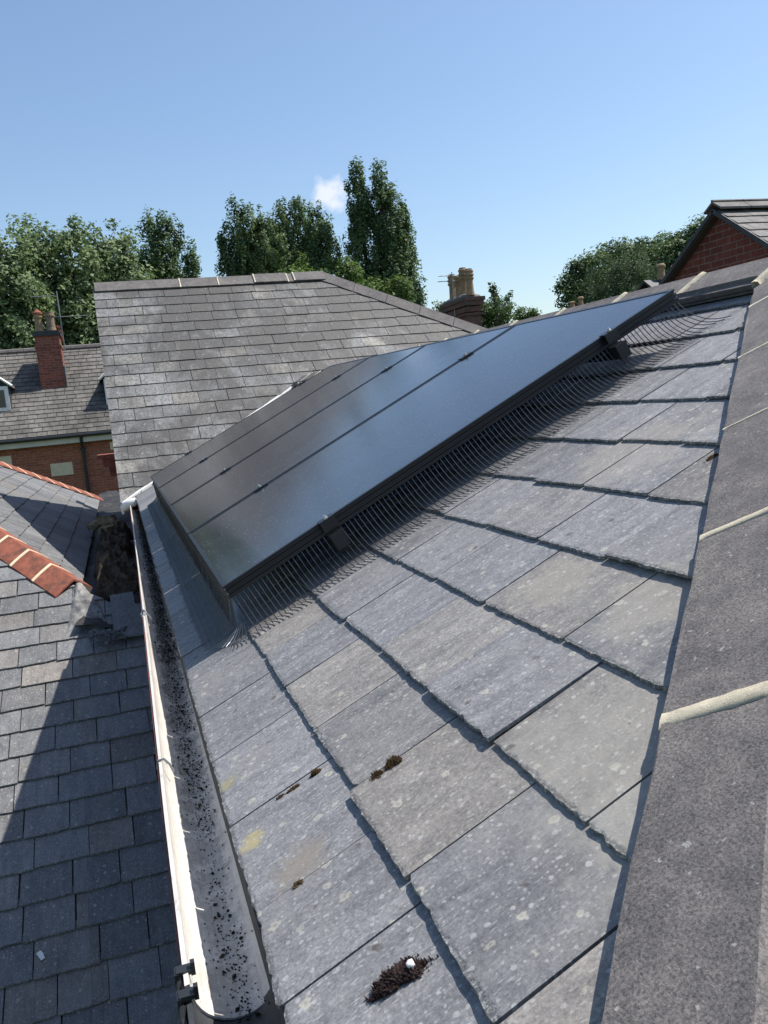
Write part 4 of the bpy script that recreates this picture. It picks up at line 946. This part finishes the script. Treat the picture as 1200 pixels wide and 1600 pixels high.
# ================================================================== trees
TREES = [
 ('lime_a', 'lime', 'lime', 1., [(-3.58, 38.0, 6.13, 1.56, 2.22), (-4.85, 38.0, 6.44, 1.29, 2.06), (-3.2, 38.0, 4.2, 1.5, 1.6), (-4.9, 38, 3.9, 1.5, 1.6), (-3.0, 38, 2.6, 1.3, 1.3)], 'broad pale green tree at the left edge behind the chimney'),
 ('lime_b', 'lime', 'lime', 1., [(-2.29, 40.0, 6.92, 1.25, 1.94), (-0.95, 40.0, 7.14, 1.26, 1.82), (-1.61, 40.0, 5.25, 1.68, 1.68), (-1.8, 40., 3.2, 1.5, 1.6), (-.4, 40., 3.9, 1.5, 1.8)], 'tall pale green tree directly behind the aerial with two booms'),
 ('lime_c', 'lime', 'lime', 1., [(0.54, 42.0, 7.43, 1.43, 1.78), (1.3, 42.0, 6.24, 1.3, 1.8), (-0.19, 42.0, 5.14, 1.49, 1.79), (.9, 42., 4.1, 1.5, 1.7)], 'pale green tree above the left end of the wing ridge'),
 ('pop_d', 'poplar', 'pop', 1., [(2.86, 44.0, 8.46, 0.7, 1.58), (3.68, 44.0, 8.34, 0.7, 1.59), (3.02, 44.0, 6.76, 1.27, 1.27), (4.65, 44.0, 7.31, 0.42, 1.16), (3.9, 44, 5.6, 1.5, 1.3)], 'small dark poplar with a thin side spire above the wing ridge'),
 ('pop_e', 'poplar', 'pop', 1., [(7.96, 47.0, 9.3, 1.15, 1.91), (8.9, 47.0, 8.33, 1.4, 2.1), (7.09, 47.0, 7.78, 0.7, 0.97), (6.74, 47.0, 8.91, 0.35, 0.48), (8.0, 47, 6.4, 1.4, 1.2)], 'leaning dark poplar with a low branch on its left, left one of the middle group'),
 ('pop_f', 'poplar', 'pop', 1., [(10.22, 50.0, 9.27, 1.25, 2.25), (11.57, 50.0, 9.67, 1.5, 2.34), (10.84, 50.0, 8.06, 1.7, 1.51)], 'double headed dark poplar in the centre of the middle group'),
 ('pop_g', 'poplar', 'pop', 1., [(12.42, 48.0, 9.5, 0.75, 1.68), (12.9, 48.0, 8.53, 0.75, 1.5), (12.07, 48.0, 7.67, 0.92, 1.28)], 'narrow poplar right beside the small white cloud'),
 ('bush_h', 'broadleaf', 'bright', .9, [(9.66, 42.0, 5.97, 1.21, 0.96), (10.81, 42.0, 5.92, 0.97, 0.8), (12.19, 42.0, 6.32, 0.52, 0.65), (10.8, 42, 4.6, 1.6, 1.2)], 'low bright green crown in front of the middle poplars'),
 ('pop_tall', 'poplar', 'pop', 1.15, [(14.62, 47.0, 10.75, 0.66, 2.75), (14.75, 47.0, 8.45, 1.05, 2.75), (14.75, 47.0, 6.1, 1.2, 2.), (15.80, 46.6, 10.45, 0.80, 2.6), (16.35, 46.6, 9.0, 1.1, 2.8), (16.9, 46.6, 7.8, 0.85, 2.7), (15.9, 46.6, 6.3, 1.6, 1.9)], 'tallest poplar with two narrow heads, dark against the sky'),
 ('bush_i', 'broadleaf', 'bright', .9, [(12.95, 40.0, 4.74, 1.1, 0.94), (14.15, 40.0, 5.14, 0.57, 0.69)], 'low bright green crown at the foot of the tallest poplar'),
 ('pop_k', 'poplar', 'pop', 1., [(16.84, 45.0, 5.49, 0.5, 1.07), (16.4, 45.0, 4.88, 0.71, 0.89)], 'short poplar spire just right of the tallest poplar'),
 ('bush_l', 'broadleaf', 'oak', .8, [(21.47, 45.0, 4.3, 1.18, 0.81), (20.44, 45.0, 4.29, 0.92, 0.55), (21.3, 45, 3.2, 1.4, 1.)], 'rounded dark tree to the right of the four pot chimney'),
 ('sap_m', 'sapling', 'oak', .55, [(20.28, 42.0, 4.88, 0.34, 0.69), (21.02, 42.0, 4.64, 0.31, 0.48), (20.64, 42.0, 4.1, 0.69, 0.48), (20.1, 42, 5.3, .16, .3)], 'thin see-through young tree right of the four pot chimney'),
 ('bush_n', 'broadleaf', 'oak', .9, [(18.36, 45.0, 4.49, 0.51, 0.43), (18.7, 45, 3.8, .8, .6)], 'small green crown on the left of the four pot chimney'),
 ('oak_p', 'broadleaf', 'oak', 1., [(25.41, 42.0, 5.62, 0.78, 1.0), (24.74, 42.0, 4.72, 0.92, 1.06), (26.64, 42.0, 5.84, 1.25, 1.14), (26.15, 42.0, 4.65, 1.25, 1.07)], 'dark leafy tree on the left side of the right-hand group'),
 ('con_q', 'conifer', 'con', 1.1, [(25.02, 38.0, 5.0, 1.46, 1.2), (26.12, 38.0, 4.9, 1.48, 1.31), (23.85, 38.0, 4.25, 0.97, 0.84), (25, 38, 3.6, 2., 1.)], 'dense dark evergreen in front of the right-hand group'),
 ('oak_r', 'broadleaf', 'oak', 1., [(29.93, 45.0, 7.32, 1.15, 0.77), (31.49, 45.0, 7.27, 1.4, 0.85), (33.32, 45.0, 7.39, 1.18, 1.02), (31.5, 45, 6.0, 2.4, 1.2)], 'wide oak crown at the top of the right-hand group'),
 ('oak_s', 'broadleaf', 'oak', 1., [(31.07, 40.0, 6.68, 1.34, 0.98), (32.14, 40.0, 6.99, 1.06, 1.06), (30.4, 40.0, 5.86, 1.4, 1.23), (29.5, 40, 5.6, 1.3, 1.0)], 'dark oak crown touching the red brick gable'),
 ('bush_t', 'broadleaf', 'oak', .8, [(25.72, 50.0, 4.41, 0.45, 0.35), (26.63, 50.0, 4.42, 0.5, 0.35)], 'tiny tree top just above the ridge between chimney and right-hand trees'),
]
def leaves(ells, kind, dens):
    V = []; 
    for (cx, cy, cz, rx, rz) in ells:
        ry = rx if kind != 'poplar' else rx*.95
        vol = rx*ry*rz; area = (rx*rz+rx*ry+ry*rz)/3*12.57
        cr = {'poplar': .34, 'lime': .50, 'broadleaf': .46, 'sapling': .22, 'conifer': .34}[kind]
        nc = int(area*dens*{'poplar': 2.7, 'lime': 2.0, 'broadleaf': 2.3, 'sapling': 3., 'conifer': 3.6}[kind])+5
        if kind == 'poplar': nc = int(nc*1.35)
        d = rng.normal(size=(nc, 3)); d /= np.linalg.norm(d, axis=1)[:, None]
        rad_ = rng.uniform(.25, 1.04, nc)**.45
        # ragged outline: swell and shrink the surface with smooth noise
        rad_ *= 1+(.10 if kind == 'poplar' else .22)*np.sin(d[:, 0]*4.1+cx)*np.sin(d[:, 2]*5.3+cz*2)+.10*np.sin(d[:, 1]*7+d[:, 2]*9)
        C = np.array([cx, cy, cz])+d*rad_[:, None]*np.array([rx, ry, rz])
        if kind == 'poplar': C[:, 2] += rng.normal(0, .12, nc)
        nl = {'poplar': 62, 'lime': 78, 'broadleaf': 80, 'sapling': 22, 'conifer': 60}[kind]
        n = nc*nl; cc = np.repeat(C, nl, 0); dd = np.repeat(d, nl, 0); sz = np.repeat(rng.uniform(.7, 1.35, nc), nl)
        off = rng.normal(size=(n, 3)); off /= (np.linalg.norm(off, axis=1)**.45)[:, None]; off *= .52; off *= (cr*sz)[:, None]
        if kind == 'poplar': off *= np.array([.72, .72, 1.7])
        if kind == 'conifer': off *= np.array([.7, .7, 1.25])
        P = cc+off
        nrm = dd*.5+off/cr*.35+np.array([0, 0, .45])+rng.normal(size=(n, 3))*.42; nrm /= np.linalg.norm(nrm, axis=1)[:, None]
        t = np.cross(nrm, rng.normal(size=(n, 3))); t /= np.linalg.norm(t, axis=1)[:, None]; bt = np.cross(nrm, t)
        s = {'poplar': .075, 'lime': .085, 'broadleaf': .08, 'sapling': .07, 'conifer': .05}[kind]*rng.uniform(.65, 1.4, n)
        a = .62 if kind != 'conifer' else .35
        V.append(np.stack([P-t*s[:, None], P+bt*(s*a)[:, None], P+t*s[:, None]*1.05, P-bt*(s*a)[:, None]], 1))
    return np.concatenate(V).reshape(-1, 3)
KN = {'lime': 'lime_tree', 'poplar': 'poplar_tree', 'broadleaf': 'broadleaf_tree', 'sapling': 'young_tree', 'conifer': 'conifer_tree'}
for nm, kind, lm, dens, ells, lab_ in TREES:
    E0 = np.array(ells); bx, by = float(E0[:, 0].mean()), float(E0[:, 1].mean())
    root = empty(KN[kind], lab_, 'tree', (bx, by, ZG), 'trees behind the roofs')
    V = leaves(ells, kind, dens).astype(np.float32); nq = len(V)//4
    V[:, 0] -= bx; V[:, 1] -= by; V[:, 2] -= ZG
    me = bpy.data.meshes.new('crown'); me.vertices.add(nq*4); me.vertices.foreach_set('co', V.ravel()); me.loops.add(nq*4); me.loops.foreach_set('vertex_index', np.arange(nq*4, dtype=np.int32))
    me.polygons.add(nq); me.polygons.foreach_set('loop_start', np.arange(nq, dtype=np.int32)*4); me.polygons.foreach_set('loop_total', np.full(nq, 4, dtype=np.int32)); me.update(calc_edges=True); me.materials.append(LM[lm])
    o = bpy.data.objects.new('crown', me); COL.objects.link(o); o.parent = root
    b = MB(); zl_ = float((E0[:, 2]-E0[:, 4]).min())-ZG; zt_ = float(E0[:, 2].max())-ZG
    fork = Vector((random.uniform(-.2, .2), 0, zl_*.75)); tk = .25 if kind == 'sapling' else 1.; b.tube([(0, 0, 0), fork*.5, fork], [.34*tk, .27*tk, .22*tk], 9)
    for (cx, cy, cz, rx, rz) in ells:
        top = Vector((cx-bx, cy-by, cz+rz*.75-ZG)); mid_ = Vector((cx-bx, cy-by, cz-rz*.7-ZG)); b.tube([fork, (fork+mid_)/2+Vector((0, .1, .2)), mid_, (mid_+top)/2+Vector((.05, 0, 0)), top], [.16*tk, .13*tk, .10*tk, .06*tk, .015], 6)
        for q in range(9):
            a = random.random()*6.28; f = random.uniform(.1, .85); s0 = mid_+(top-mid_)*f
            sp0 = .35 if kind == 'poplar' else .8
            e1 = s0+Vector((math.cos(a)*rx*sp0, math.sin(a)*rx*sp0, rz*random.uniform(.15, .5))); b.tube([s0, (s0+e1)/2+Vector((0, 0, -.05)), e1], [.045*max(tk, .4), .03*max(tk, .4), .01], 5)
    b.build('trunk', M_bark, root)
